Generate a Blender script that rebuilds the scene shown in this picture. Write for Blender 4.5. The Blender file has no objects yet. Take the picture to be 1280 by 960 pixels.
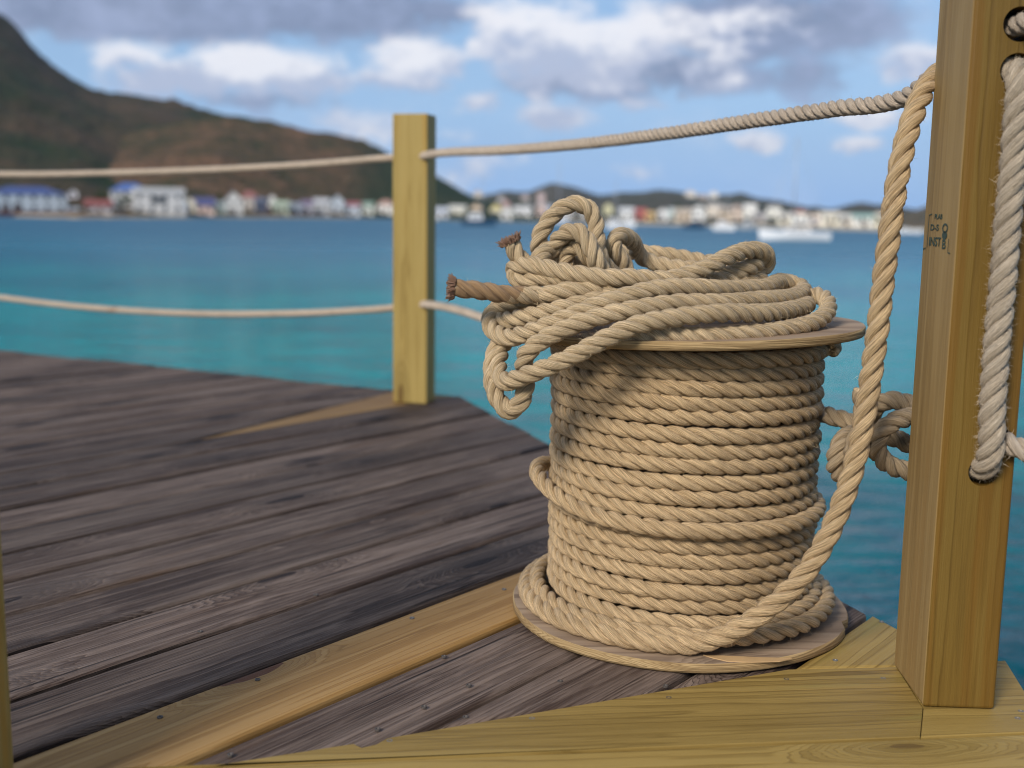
import bpy, bmesh, math, random
import numpy as np
from mathutils import Vector, noise as mnoise, Matrix

random.seed(7); rng = np.random.default_rng(7)
SC = bpy.context.scene
COL = SC.collection
CAMZ = 0.60            # camera above the deck (deck top is z = 0)
SEA = -2.0
F_PX = 1400.0          # focal length in pixels of the 1280 px wide frame
PITCH = math.atan(212/1400.); ROLL = math.radians(.83)
FW = np.array([0, math.cos(PITCH), -math.sin(PITCH)])
R0 = np.array([1., 0, 0]); U0 = np.array([0, math.sin(PITCH), math.cos(PITCH)])
CX = math.cos(ROLL)*R0 + math.sin(ROLL)*U0
CD = math.cos(ROLL)*(-U0) + math.sin(ROLL)*R0
CAM = np.array([0, 0, CAMZ])

# ---------- survey helpers: turn a sighting into a place in the world ----------
def ray(x, y): return FW + (x-640)/F_PX*CX + (y-480)/F_PX*CD
def gnd(x, y, z=0.0):
    d = ray(x, y); t = (z-CAMZ)/d[2]; return CAM + t*d
def at(x, y, Y):
    d = ray(x, y); return CAM + d*(Y/d[1])
def onplane(x, y, A, B):
    d = ray(x, y); n = np.array([B[1]-A[1], -(B[0]-A[0]), 0.]); n /= np.linalg.norm(n)
    t = ((np.array([A[0], A[1], 0.])-CAM)@n)/(d@n); return CAM + t*d
def azel(x, y):
    d = ray(x, y); return math.atan2(d[0], d[1]), math.atan2(d[2], math.hypot(d[0], d[1]))
def horizon(x): return 267.9 + .01453*(x-640)

# ---------- objects ----------
def tag(o, label=None, cat=None, group=None, kind=None):
    if label: o['label'] = label
    if cat: o['category'] = cat
    if group: o['group'] = group
    if kind: o['kind'] = kind
    return o
def link(name, me, mat=None, parent=None, loc=None):
    o = bpy.data.objects.new(name, me); COL.objects.link(o)
    if mat is not None and me is not None:
        for m in (mat if isinstance(mat, (list, tuple)) else [mat]): me.materials.append(m)
    if parent is not None: o.parent = parent
    if loc is not None: o.location = loc
    return o
def empty(name, loc=(0, 0, 0), rz=0):
    o = bpy.data.objects.new(name, None); COL.objects.link(o)
    o.location = loc; o.rotation_euler = (0, 0, rz); o.empty_display_size = .1
    return o
def mesh_np(name, V, Fq, uv=None, smooth=False):
    me = bpy.data.meshes.new(name)
    me.from_pydata([tuple(v) for v in V], [], [tuple(f) for f in Fq])
    if uv is not None:
        l = me.uv_layers.new(name='UVMap')
        l.data.foreach_set('uv', np.asarray(uv, dtype=np.float32).ravel())
    if smooth: me.polygons.foreach_set('use_smooth', [True]*len(me.polygons))
    me.update(); return me
def bm_mesh(name, bm, smooth=False):
    bmesh.ops.recalc_face_normals(bm, faces=bm.faces)
    me = bpy.data.meshes.new(name); bm.to_mesh(me); bm.free()
    if smooth: me.polygons.foreach_set('use_smooth', [True]*len(me.polygons))
    return me
def add_box(bm, x0, x1, y0, y1, z0, z1, bev=0):
    vs = [bm.verts.new(p) for p in ((x0,y0,z0),(x1,y0,z0),(x1,y1,z0),(x0,y1,z0),(x0,y0,z1),(x1,y0,z1),(x1,y1,z1),(x0,y1,z1))]
    fs = [bm.faces.new([vs[i] for i in q]) for q in ((0,3,2,1),(4,5,6,7),(0,1,5,4),(1,2,6,5),(2,3,7,6),(3,0,4,7))]
    if bev: bmesh.ops.bevel(bm, geom=list({e for f in fs for e in f.edges}), offset=bev, segments=2, affect='EDGES', profile=.5)
    return vs
def add_cyl(bm, p0, p1, r0, r1=None, n=10):
    p0, p1 = Vector(p0), Vector(p1); r1 = r0 if r1 is None else r1
    d = (p1-p0).normalized(); a = d.orthogonal().normalized(); b = d.cross(a)
    r = [[bm.verts.new(p + rr*(math.cos(2*math.pi*k/n)*a + math.sin(2*math.pi*k/n)*b)) for k in range(n)] for p, rr in ((p0, r0), (p1, r1))]
    for k in range(n): bm.faces.new((r[0][k], r[0][(k+1)%n], r[1][(k+1)%n], r[1][k]))
    bm.faces.new(r[0][::-1]); bm.faces.new(r[1])

# ---------- node helpers ----------
class NT:
    def __init__(s, tree): s.t = tree; s.n = tree.nodes; s.l = tree.links
    def node(s, typ, **kw):
        n = s.n.new(typ)
        for k, v in kw.items(): setattr(n, k, v)
        return n
    def put(s, sock, v):
        if isinstance(v, bpy.types.NodeSocket): s.l.new(v, sock)
        elif v is not None: sock.default_value = v
    def math(s, op, a, b=None, c=None, clamp=False):
        n = s.node('ShaderNodeMath', operation=op, use_clamp=clamp)
        s.put(n.inputs[0], a)
        if b is not None: s.put(n.inputs[1], b)
        if c is not None: s.put(n.inputs[2], c)
        return n.outputs[0]
    def mix(s, f, a, b, blend='MIX'):
        n = s.node('ShaderNodeMix', data_type='RGBA', blend_type=blend)
        s.put(n.inputs[0], f)
        for i, v in ((6, a), (7, b)):
            if isinstance(v, (tuple, list)) and len(v) == 3: v = (*v, 1)
            s.put(n.inputs[i], v)
        return n.outputs[2]
    def xyz(s, x=0, y=0, z=0):
        n = s.node('ShaderNodeCombineXYZ')
        for i, v in enumerate((x, y, z)): s.put(n.inputs[i], v)
        return n.outputs[0]
    def sep(s, v):
        n = s.node('ShaderNodeSeparateXYZ'); s.put(n.inputs[0], v); return n.outputs
    def noise(s, vec, scale=1, detail=4, rough=.55, dist=0, out='Fac'):
        n = s.node('ShaderNodeTexNoise')
        if vec is not None: s.put(n.inputs['Vector'], vec)
        s.put(n.inputs['Scale'], scale); n.inputs['Detail'].default_value = detail
        n.inputs['Roughness'].default_value = rough; n.inputs['Distortion'].default_value = dist
        return n.outputs[out]
    def ramp(s, f, stops, interp='LINEAR'):
        n = s.node('ShaderNodeValToRGB'); n.color_ramp.interpolation = interp
        e = n.color_ramp.elements
        while len(e) < len(stops): e.new(.5)
        for k, (p, c) in enumerate(stops):
            e[k].position = p; e[k].color = (*c, 1) if len(c) == 3 else c
        s.put(n.inputs[0], f); return n.outputs[0]
    def sstep(s, x, a, b):
        n = s.node('ShaderNodeMapRange', interpolation_type='SMOOTHSTEP')
        s.put(n.inputs[0], x); n.inputs[1].default_value = a; n.inputs[2].default_value = b
        return n.outputs[0]
    def bump(s, h, strength=.5, dist=.01, normal=None):
        n = s.node('ShaderNodeBump'); s.put(n.inputs['Height'], h)
        n.inputs['Strength'].default_value = strength; n.inputs['Distance'].default_value = dist
        if normal is not None: s.l.new(normal, n.inputs['Normal'])
        return n.outputs[0]
def new_mat(name):
    m = bpy.data.materials.new(name); m.use_nodes = True
    t = NT(m.node_tree); b = m.node_tree.nodes['Principled BSDF']
    return m, t, b
def plain(name, col, rough=.6, spec=.3, metal=0, var=.12, scale=3.0):
    m, t, b = new_mat(name)
    tc = t.node('ShaderNodeTexCoord').outputs['Object']
    f = t.noise(tc, scale, 4)
    lo = tuple(c*(1-var) for c in col); hi = tuple(min(1, c*(1+var)) for c in col)
    t.put(b.inputs['Base Color'], t.mix(f, lo, hi))
    b.inputs['Roughness'].default_value = rough; b.inputs['Specular IOR Level'].default_value = spec
    b.inputs['Metallic'].default_value = metal
    return m

# ---------- rope ----------
def rope_mat(name, light, dark, stain=None, grey=0.0):
    m, t, b = new_mat(name)
    uvn = t.node('ShaderNodeUVMap').outputs[0]; u, v, _ = t.sep(uvn)
    tc = t.node('ShaderNodeTexCoord').outputs['Object']
    ang = t.math('MULTIPLY', u, 2*math.pi)
    sk = t.math('ADD', ang, t.math('MULTIPLY', v, 34.0))     # yarns lie askew to the strand
    cu = t.math('COSINE', sk); su = t.math('SINE', sk)
    fib = t.noise(t.xyz(t.math('MULTIPLY', cu, 3.2), t.math('MULTIPLY', su, 3.2), t.math('MULTIPLY', v, 14.)), 1.6, 5, .72)
    fine = t.noise(t.xyz(t.math('MULTIPLY', cu, 11.), t.math('MULTIPLY', su, 11.), t.math('MULTIPLY', v, 34.)), 1.5, 4, .65)
    blot = t.noise(tc, 9., 4, .6)
    c = t.mix(t.sstep(fib, .36, .62), dark, light)
    c = t.mix(t.math('MULTIPLY', t.sstep(fine, .50, .62), .6), c, tuple(min(1, x*1.22+.02) for x in light))
    c = t.mix(t.math('MULTIPLY', t.sstep(fine, .49, .38), .75), c, tuple(x*.62 for x in dark))
    c = t.mix(t.math('MULTIPLY', t.sstep(blot, .45, .75), .35), c, tuple(x*.72 for x in dark))
    if stain:
        sp = t.noise(tc, 5.0, 3, .5)
        c = t.mix(t.math('MULTIPLY', t.sstep(sp, .66, .74), .7), c, stain)
    t.put(b.inputs['Base Color'], c)
    b.inputs['Roughness'].default_value = .52; b.inputs['Specular IOR Level'].default_value = .38
    b.inputs['Sheen Weight'].default_value = .12
    h = t.math('ADD', t.math('MULTIPLY', fib, .7), t.math('MULTIPLY', fine, .5))
    t.put(b.inputs['Normal'], t.bump(h, 1.0, .0045))
    return m

def catmull(P, per=24):
    P = np.asarray(P, float); P = np.vstack([2*P[0]-P[1], P, 2*P[-1]-P[-2]]); out = []
    for i in range(1, len(P)-2):
        p0, p1, p2, p3 = P[i-1:i+3]
        t0 = 0; t1 = t0+max(1e-6, np.linalg.norm(p1-p0))**.5; t2 = t1+max(1e-6, np.linalg.norm(p2-p1))**.5; t3 = t2+max(1e-6, np.linalg.norm(p3-p2))**.5
        t = np.linspace(t1, t2, per, endpoint=False)[:, None]
        A1 = (t1-t)/(t1-t0)*p0+(t-t0)/(t1-t0)*p1; A2 = (t2-t)/(t2-t1)*p1+(t-t1)/(t2-t1)*p2; A3 = (t3-t)/(t3-t2)*p2+(t-t2)/(t3-t2)*p3
        B1 = (t2-t)/(t2-t0)*A1+(t-t0)/(t2-t0)*A2; B2 = (t3-t)/(t3-t1)*A2+(t-t1)/(t3-t1)*A3
        out.append((t2-t)/(t2-t1)*B1+(t-t1)/(t2-t1)*B2)
    out.append(P[-2][None]); return np.vstack(out)
def resample(P, ds):
    L = np.concatenate([[0], np.cumsum(np.linalg.norm(np.diff(P, axis=0), axis=1))])
    s = np.linspace(0, L[-1], max(4, int(L[-1]/ds)+1))
    return np.stack([np.interp(s, L, P[:, k]) for k in range(3)], 1), s
def smooth_path(P, n=2):
    for _ in range(n):
        Q = P.copy(); Q[1:-1] = .25*P[:-2]+.5*P[1:-1]+.25*P[2:]; P = Q
    return P
def rope_mesh(name, P, R, pitch, steps=14, m=10, fuzz=0, fuzz_len=.007, rfun=None, splay=None, seed=0, tail=0):
    """Three-strand right-hand laid rope along polyline P."""
    rg = np.random.default_rng(seed+11)
    P, s = resample(np.asarray(P, float), pitch/steps); P = smooth_path(P, 3)
    N = len(P); T = np.gradient(P, axis=0); T /= np.linalg.norm(T, axis=1)[:, None]
    Nn = np.zeros_like(P); a = np.cross(T[0], [0, 0, 1.])
    if np.linalg.norm(a) < .1: a = np.cross(T[0], [1., 0, 0])
    Nn[0] = a/np.linalg.norm(a)
    for i in range(1, N):
        q = Nn[i-1]-T[i]*(Nn[i-1]@T[i]); Nn[i] = q/np.linalg.norm(q)
    B = np.cross(T, Nn)
    Rs = np.full(N, R) if rfun is None else np.array([rfun(x, s[-1]) for x in s])
    # slow variation in lay so that the strands do not repeat exactly
    wob = .25*np.sin(s/(pitch*2.3)+seed) + .18*np.sin(s/(pitch*.9)+2*seed)
    V = []; Fc = []; UV = []; fz = []
    for k in range(3):
        ph = 2*np.pi*s/pitch + wob + 2*np.pi*k/3
        E = np.cos(ph)[:, None]*Nn + np.sin(ph)[:, None]*B
        of = .525*Rs
        if splay is not None: of = of*splay(s, s[-1])
        C = P + of[:, None]*E
        t = np.gradient(C, axis=0); t /= np.linalg.norm(t, axis=1)[:, None]
        e1 = E - t*np.sum(E*t, 1)[:, None]; e1 /= np.linalg.norm(e1, axis=1)[:, None]; e2 = np.cross(t, e1)
        rs = .478*Rs*(1+.035*np.sin(s/(pitch*.37)+k*2+seed))
        an = -np.pi + 2*np.pi*np.arange(m)/m
        ring = C[:, None, :] + rs[:, None, None]*(1.0*np.cos(an)[None, :, None]*e1[:, None, :] + 1.08*np.sin(an)[None, :, None]*e2[:, None, :])
        base = len(V); V.extend(ring.reshape(-1, 3))
        for i in range(N-1):
            for j in range(m):
                j2 = (j+1) % m; a0 = base+i*m
                Fc.append((a0+j, a0+j2, a0+m+j2, a0+m+j))
                u0, u1 = j/m, (j+1)/m; v0, v1 = s[i]+k*.37, s[i+1]+k*.37
                UV.extend(((u0, v0), (u1, v0), (u1, v1), (u0, v1)))
        for i, rev in ((0, True), (N-1, False)):
            ci = len(V); V.append(C[i] + (T[i] if i else -T[i])*rs[i]*.45)
            for j in range(m):
                j2 = (j+1) % m; q = (base+i*m+j, base+i*m+j2, ci)
                Fc.append(q[::-1] if rev else q); UV.extend(((j/m, s[i]),)*3)
        if fuzz:
            n = fuzz//3; ii = rg.integers(1, N-1, n); aa = rg.uniform(-1.6, 1.6, n)
            for i, q in zip(ii, aa):
                d = math.cos(q)*e1[i]+math.sin(q)*e2[i]; p = C[i]+rs[i]*.97*d
                L = fuzz_len*rg.uniform(.35, 1.3); w = t[i]*rg.choice([-1, 1])*rg.uniform(.2, 1.2)+rg.normal(0, .35, 3)
                tip = p + L*(d*rg.uniform(.45, 1)+w*.8); mid = p+L*.5*(d*.7+w*.25)
                sd = np.cross(tip-p, d+rg.normal(0, .2, 3)); nn = np.linalg.norm(sd)
                if nn < 1e-9: continue
                sd *= .00016/nn
                fz.append((p-sd, p+sd, mid+sd*.8, mid-sd*.8, tip, s[i]))
    for q in fz:
        b0 = len(V); V.extend(q[:5]); Fc.append((b0, b0+1, b0+2, b0+3)); Fc.append((b0+3, b0+2, b0+4))
        UV.extend(((.5, q[5]),)*7)
    me = mesh_np(name, V, Fc, UV, smooth=True)
    if tail:      # the last stretch carries the second material
        per = (N-1)*m + 2*m
        for k in range(3):
            for i in range(N-1):
                if s[i] > s[-1]-tail-.012*math.sin(k*2.1):
                    for j in range(m): me.polygons[k*per+i*m+j].material_index = 1
    return me

M_rope = rope_mat('new_rope', (.79, .565, .31), (.37, .23, .10))
M_coil = rope_mat('loose_rope', (.80, .605, .365), (.40, .27, .13))
M_rail = rope_mat('railing_rope', (.66, .54, .42), (.44, .34, .24), stain=(.30, .13, .04))
M_hang = rope_mat('weathered_rope', (.60, .49, .36), (.40, .31, .21))
M_knot = rope_mat('knotted_rope', (.56, .42, .26), (.33, .225, .12))
M_end = rope_mat('frayed_rope', (.55, .31, .18), (.34, .16, .085))

# ---------- wood ----------
def wood_mat(name, cols, knot_col, grain=70., knot_amt=.6, rough=.75, bump=.5, blotch=None, knot_scale=(2.0, 7.0), spec=.2, streak=None, wavy=9., tone=(.83, .34), wts=(.42, .36, .42), thin=.75, cracks=False):
    """cols: dark late wood, mid, light early wood.  Grain runs along U (metres), V across."""
    m, t, b = new_mat(name)
    uvn = t.node('ShaderNodeUVMap').outputs[0]; u, v, _ = t.sep(uvn)
    oi = t.node('ShaderNodeObjectInfo').outputs['Random']
    off = t.math('MULTIPLY', oi, 37.0)
    u2 = t.math('ADD', u, off); v2 = t.math('ADD', v, t.math('MULTIPLY', oi, 11.3))
    P = t.xyz(t.math('MULTIPLY', u2, knot_scale[0]), t.math('MULTIPLY', v2, knot_scale[1]), off)
    vo = t.node('ShaderNodeTexVoronoi', feature='F1', voronoi_dimensions='2D'); t.put(vo.inputs['Vector'], P); vo.inputs['Scale'].default_value = 1; vo.inputs['Randomness'].default_value = .95
    dist = vo.outputs['Distance']; cr, cg, cb = t.sep(vo.outputs['Color'])
    has = t.math('GREATER_THAN', cr, 1-knot_amt)
    wd = t.math('ADD', dist, t.math('MULTIPLY', t.math('SUBTRACT', t.noise(P, 4., 3), .5), .12))
    near = t.math('MULTIPLY', t.sstep(wd, .36, .03), has)
    core = t.math('MULTIPLY', t.math('LESS_THAN', wd, t.math('MULTIPLY_ADD', cg, .085, .03)), has)
    wave = t.noise(t.xyz(t.math('MULTIPLY', u2, .55), t.math('MULTIPLY', v2, 5.), off), 1., 3, .5)
    g = t.math('MULTIPLY_ADD', v2, grain, t.math('MULTIPLY', wave, wavy))
    g = t.math('ADD', g, t.math('MULTIPLY', t.noise(t.xyz(t.math('MULTIPLY', u2, .25), t.math('MULTIPLY', v2, 16.), t.math('ADD', off, 3.)), 1., 3, .6), grain*.16))
    g = t.math('ADD', g, t.math('MULTIPLY', t.noise(t.xyz(t.math('MULTIPLY', u2, 6.), t.math('MULTIPLY', v2, 40.), off), 1., 2, .5), .9))
    g = t.math('ADD', g, t.math('MULTIPLY', near, 11.))
    ring = t.math('FRACT', g)
    gcell = t.math('FLOOR', g)
    wn = t.node('ShaderNodeTexWhiteNoise', noise_dimensions='2D'); t.put(wn.inputs['Vector'], t.xyz(gcell, off))
    band = t.math('MULTIPLY', t.sstep(ring, .0, thin), t.sstep(ring, 1.0, .88))
    band = t.math('MULTIPLY_ADD', band, t.math('MULTIPLY_ADD', wn.outputs['Value'], .5, .3), t.math('MULTIPLY', wn.outputs['Value'], .3))
    fib = t.noise(t.xyz(t.math('MULTIPLY', u2, 9.), t.math('MULTIPLY', v2, 420.), off), 1., 4, .65)
    fib2 = t.noise(t.xyz(t.math('MULTIPLY', u2, 30.), t.math('MULTIPLY', v2, 900.), off), 1., 2, .6)
    big = t.noise(t.xyz(t.math('MULTIPLY', u2, 1.7), t.math('MULTIPLY', v2, 15.), off), 1., 6, .68)
    val = t.math('ADD', t.math('MULTIPLY', band, wts[0]), t.math('ADD', t.math('MULTIPLY', fib, wts[1]), t.math('MULTIPLY', big, wts[2])))
    c = t.ramp(val, [(.30, cols[0]), (.58, cols[1]), (.86, cols[2])])
    if blotch:
        bl = t.noise(t.xyz(t.math('MULTIPLY', u2, 2.4), t.math('MULTIPLY', v2, 14.), t.math('ADD', off, 5.)), 1., 4, .6)
        c = t.mix(t.math('MULTIPLY', t.sstep(bl, .56, .74), blotch[1]), c, blotch[0])
    if streak:
        st = t.noise(t.xyz(t.math('MULTIPLY', u2, .7), t.math('MULTIPLY', v2, 24.), t.math('ADD', off, 9.)), 1., 4, .5)
        c = t.mix(t.math('MULTIPLY', t.sstep(st, .52, .60), streak[1]), c, streak[0])
    c = t.mix(t.math('MULTIPLY', near, .5), c, tuple(x*.55 for x in cols[1]))
    c = t.mix(t.math('MULTIPLY', core, .92), c, knot_col)
    if cracks:
        pat = t.noise(t.xyz(t.math('MULTIPLY', u2, 4.5), t.math('MULTIPLY', v2, 26.), t.math('ADD', off, 2.)), 1., 5, .7)
        c = t.mix(t.math('MULTIPLY', t.sstep(pat, .52, .68), .45), c, tuple(min(1, x*1.25) for x in cols[2]))
        ck = t.noise(t.xyz(t.math('MULTIPLY', u2, 1.6), t.math('MULTIPLY', v2, 85.), t.math('ADD', off, 7.)), 1., 3, .55)
        crk = t.sstep(ck, .60, .68)
        c = t.mix(t.math('MULTIPLY', crk, .8), c, cols[0])
    # each board a little different in tone
    hsv = t.node('ShaderNodeHueSaturation'); t.put(hsv.inputs['Color'], c)
    wr = t.node('ShaderNodeTexWhiteNoise', noise_dimensions='1D'); t.put(wr.inputs['W'], off)
    t.put(hsv.inputs['Value'], t.math('MULTIPLY_ADD', wr.outputs['Value'], tone[1], tone[0]))
    t.put(b.inputs['Base Color'], hsv.outputs[0])
    b.inputs['Specular IOR Level'].default_value = spec
    t.put(b.inputs['Roughness'], t.math('MULTIPLY_ADD', fib, -.22, rough+.11))
    h = t.math('ADD', t.math('MULTIPLY', band, .6), t.math('ADD', t.math('MULTIPLY', fib, .7), t.math('MULTIPLY', fib2, .35)))
    h = t.math('SUBTRACT', h, t.math('MULTIPLY', core, .8))
    if cracks: h = t.math('SUBTRACT', h, t.math('MULTIPLY', crk, .9))
    t.put(b.inputs['Normal'], t.bump(h, bump, .0035))
    return m
M_grey = wood_mat('weathered_planks', ((0.0071, 0.0042, 0.0032), (0.0548, 0.0338, 0.0246), (0.1813, 0.1321, 0.1034)), (.014, .007, .005), grain=85., knot_amt=.8, bump=1., blotch=((.105, .055, .026), .55), rough=.68, spec=.25, tone=(.68, .62), wts=(.22, .46, .72), cracks=True, knot_scale=(1.7, 6.5))
M_new = wood_mat('new_plank', ((0.2006, 0.1017, 0.028), (0.3283, 0.1812, 0.0578), (0.4104, 0.2475, 0.0931)), (.10, .035, .014), grain=60., knot_amt=.35, bump=.35, blotch=((.26, .135, .042), .35), rough=.6, wts=(.34, .30, .50), thin=.35)
M_kerb = wood_mat('treated_plank', ((0.1633, 0.101, 0.0239), (0.3039, 0.2021, 0.0574), (0.3719, 0.2587, 0.0841)), (.13, .08, .025), grain=40., knot_amt=.12, bump=.35, blotch=((.28, .235, .066), .5), rough=.58, wts=(.34, .28, .48), thin=.3, wavy=7., tone=(.92, .16))
M_post = wood_mat('treated_post', ((0.1935, 0.1262, 0.0317), (0.3096, 0.2218, 0.0673), (0.3715, 0.2792, 0.103)), (.12, .07, .02), grain=36., knot_amt=.10, bump=.25, rough=.55, streak=((.34, .19, .035), .6), wavy=5., wts=(.26, .30, .5), thin=.3, tone=(.97, .06))
M_stain = wood_mat('stained_plank', ((.10, .058, .022), (.19, .112, .045), (.25, .16, .07)), (.08, .03, .012), grain=60., knot_amt=.35, bump=.5, blotch=((.14, .075, .03), .6), rough=.65, wts=(.30, .32, .50), thin=.4)
M_npost = wood_mat('shaded_brown_post', ((0.07, 0.037, 0.0059), (0.1483, 0.0879, 0.0174), (0.1903, 0.1222, 0.0298)), (.07, .035, .01), grain=36., knot_amt=.05, bump=.35, rough=.5, streak=((.150, .075, .012), .75), wavy=5., wts=(.30, .32, .5), thin=.3, tone=(.99, .02))  # browner timber; the weaker light on this post is put into its colour
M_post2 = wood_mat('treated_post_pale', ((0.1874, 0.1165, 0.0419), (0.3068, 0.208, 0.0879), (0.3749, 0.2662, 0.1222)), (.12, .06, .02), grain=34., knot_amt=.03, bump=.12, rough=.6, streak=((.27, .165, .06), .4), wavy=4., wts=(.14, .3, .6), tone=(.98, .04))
M_ply = wood_mat('plywood', ((0.1456, 0.098, 0.0655), (0.2688, 0.1911, 0.1302), (0.3472, 0.2548, 0.1764)), (.12, .08, .05), grain=20., knot_amt=.05, bump=.2, blotch=((.19, .145, .105), .6), rough=.8)
M_rim = wood_mat('plywood_edge', ((.16, .10, .045), (.34, .23, .11), (.46, .33, .17)), (.1, .06, .03), grain=400., knot_amt=.2, bump=.6, blotch=((.16, .10, .05), .7), rough=.85)
M_split = plain('split_veneer', (.52, .34, .17), .8, .2, var=.25, scale=40)
M_steel = plain('screw_steel', (.20, .19, .18), .55, .4, metal=.5, var=.3, scale=200)
M_rust = plain('dull_screw', (.10, .085, .075), .6, .4, metal=.4, var=.4, scale=200)
M_ink = plain('stamp_ink', (.045, .07, .06), .8, .2, var=.5, scale=300)
M_dark = plain('wet_timber', (.05, .042, .035), .85, .2)

# =====================================================================
#  DECK
# =====================================================================
dk_d = np.array([.631, .776]); dk_n = np.array([.776, -.631])
def clip(poly, p, n):          # keep the side where (x-p).n <= 0
    out = []
    for i in range(len(poly)):
        a, b = poly[i], poly[(i+1) % len(poly)]; da, db = (a-p)@n, (b-p)@n
        if da <= 0: out.append(a)
        if da*db < 0: out.append(a+(b-a)*(da/(da-db)))
    return out
def board_obj(name, poly, mat, axis, parent, top=0., th=.036, bev=.0075, jit=0.):
    """poly: outline (counter-clockwise or not) -> a plank with eased edges; grain along axis."""
    poly = [np.asarray(p, float) for p in poly]
    A = sum(poly[i][0]*poly[(i+1) % len(poly)][1]-poly[(i+1) % len(poly)][0]*poly[i][1] for i in range(len(poly)))
    if A < 0: poly = poly[::-1]
    bm = bmesh.new()
    f = bm.faces.new([bm.verts.new((p[0], p[1], top)) for p in poly])
    r = bmesh.ops.extrude_face_region(bm, geom=[f])
    bmesh.ops.translate(bm, verts=[v for v in r['geom'] if isinstance(v, bmesh.types.BMVert)], vec=(0, 0, -th))
    tops = [e for e in bm.edges if all(abs(v.co.z-top) < 1e-6 for v in e.verts)]
    bmesh.ops.bevel(bm, geom=tops, offset=bev, segments=3, affect='EDGES', profile=.5, clamp_overlap=True)
    bmesh.ops.recalc_face_normals(bm, faces=bm.faces)
    uvl = bm.loops.layers.uv.new('UVMap'); ax = np.asarray(axis); an = np.array([ax[1], -ax[0]])
    for fc in bm.faces:
        for l in fc.loops:
            p = np.array([l.vert.co.x, l.vert.co.y]); l[uvl].uv = (p@ax, p@an + (top-l.vert.co.z))
    me = bpy.data.meshes.new(name); bm.to_mesh(me); bm.free()
    return link(name, me, mat, parent)

deck = empty('deck'); tag(deck, 'weathered timber jetty deck with a few new yellow boards', kind='structure')
cA = gnd(0, 437)[:2]; cB = gnd(575, 495)[:2]; cE = gnd(1260, 858)[:2]
far_n = np.array([-(cB-cA)[1], (cB-cA)[0]]); far_n /= np.linalg.norm(far_n)
if far_n[1] < 0: far_n = -far_n
rt_n = np.array([(cE-cB)[1], -(cE-cB)[0]]); rt_n /= np.linalg.norm(rt_n)
if rt_n[0] < 0: rt_n = -rt_n
k1 = gnd(293, 954)[:2]; k2 = gnd(985, 838)[:2]; k3 = gnd(1121, 835)[:2]     # back edge of the kerb board
s1 = gnd(860, 933)[:2]; s2 = gnd(1150, 922)[:2]; s3 = gnd(1280, 916)[:2]     # seam to the next board
kn1 = np.array([(k2-k1)[1], -(k2-k1)[0]]); kn1 /= np.linalg.norm(kn1)
bounds = [-1.150-.1465*k for k in range(26)][::-1] + [-1.004, -.856, -.708, -.613]
boards = {}
tpA, tpB = gnd(250, 548)[:2], gnd(488, 489.5)[:2]      # tapered new board under the far post
tp_n = np.array([-(tpB-tpA)[1], (tpB-tpA)[0]]); tp_n /= np.linalg.norm(tp_n)
gap = .0105
for i in range(len(bounds)-1):
    a, b = bounds[i]+gap/2, bounds[i+1]-gap/2
    a += random.uniform(-.0015, .0015)
    poly = [dk_d*t0 + dk_n*s0 for t0, s0 in ((-3.5, a), (8, a), (8, b), (-3.5, b))]
    e = random.uniform(-.008, .012)
    poly = clip(poly, cB+far_n*e, far_n); poly = clip(poly, cB+rt_n*e*.5, rt_n)
    if bounds[i] > -1.0: poly = clip(poly, k1+kn1*(-.003), kn1)
    if bounds[i] > -.72: poly = clip(poly, k1+kn1*(-.003), kn1)
    if len(poly) < 3: continue
    yellow = abs(bounds[i]+1.150) < .002
    far_y = abs(bounds[i]+1.150+.1465*10) < .002
    top = random.uniform(-.0035, .0015)
    if bounds[i+1] < -2.46: poly = clip(poly, tpA+tp_n*.003, -tp_n)
    if len(poly) < 3: continue
    if False: pass
    else:
        o = board_obj('deck_board', poly, M_new if yellow else M_grey, dk_d, deck, top)
        if yellow: o['label'] = 'new yellow board running from the lower left to under the spool'
    boards[i] = o
poly = [dk_d*t0+dk_n*s0 for t0, s0 in ((-1, -3.2), (8, -3.2), (8, -2.4685-gap/2), (-1, -2.4685-gap/2))]
poly = clip(clip(poly, cB, far_n), cB, rt_n); poly = clip(poly, tpA-tp_n*.003, tp_n)
o = board_obj('deck_board', poly, M_stain, dk_d, deck, -.001); o['label'] = 'tapering brown stained board under the far railing post'
# pale green corner board beside the spool, its near end cut along the kerb board
a, b = -.613+gap/2, -.40
poly = [dk_d*t0+dk_n*s0 for t0, s0 in ((-1, a), (3, a), (3, b), (-1, b))]
poly = clip(poly, cB, rt_n); kn2 = np.array([(k3-k2)[1], -(k3-k2)[0]]); kn2 /= np.linalg.norm(kn2)
poly = clip(poly, k2-kn2*.003, kn2)
o = board_obj('deck_board', poly, M_kerb, dk_d, deck, .0005); o['label'] = 'short new yellow corner board beside the spool'
# kerb boards along the near side
ks = (k2-k1)/np.linalg.norm(k2-k1); ke = (s3-s1)/np.linalg.norm(s3-s1)
mj1 = gnd(1153.5, 886)[:2]
notch = [gnd(442, 931)[:2], gnd(452, 936)[:2], gnd(470, 932)[:2], gnd(484, 924)[:2]]
k0 = k1-ks*.02; sa = s1+(k0-s1)@ke*ke
poly = [k0, *notch, k2, k3, mj1, s2, s1, sa-ke*.1]
o = board_obj('deck_board', poly, M_kerb, ke, deck, .0015, bev=.003); o['label'] = 'new yellow kerb board tapering to the left'
en = np.array([ke[1], -ke[0]])
rgt = gnd(1243, 846)[:2]; edge_far = gnd(1285, 872)[:2]
jn = ke*.0008
pr = [mj1+jn, k3+jn*1.2+np.array([.002, 0]), k3+np.array([.16, .03]), edge_far, edge_far+(edge_far-rgt)*1.3, s3+ke*.13, s3, s2+jn]
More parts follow.
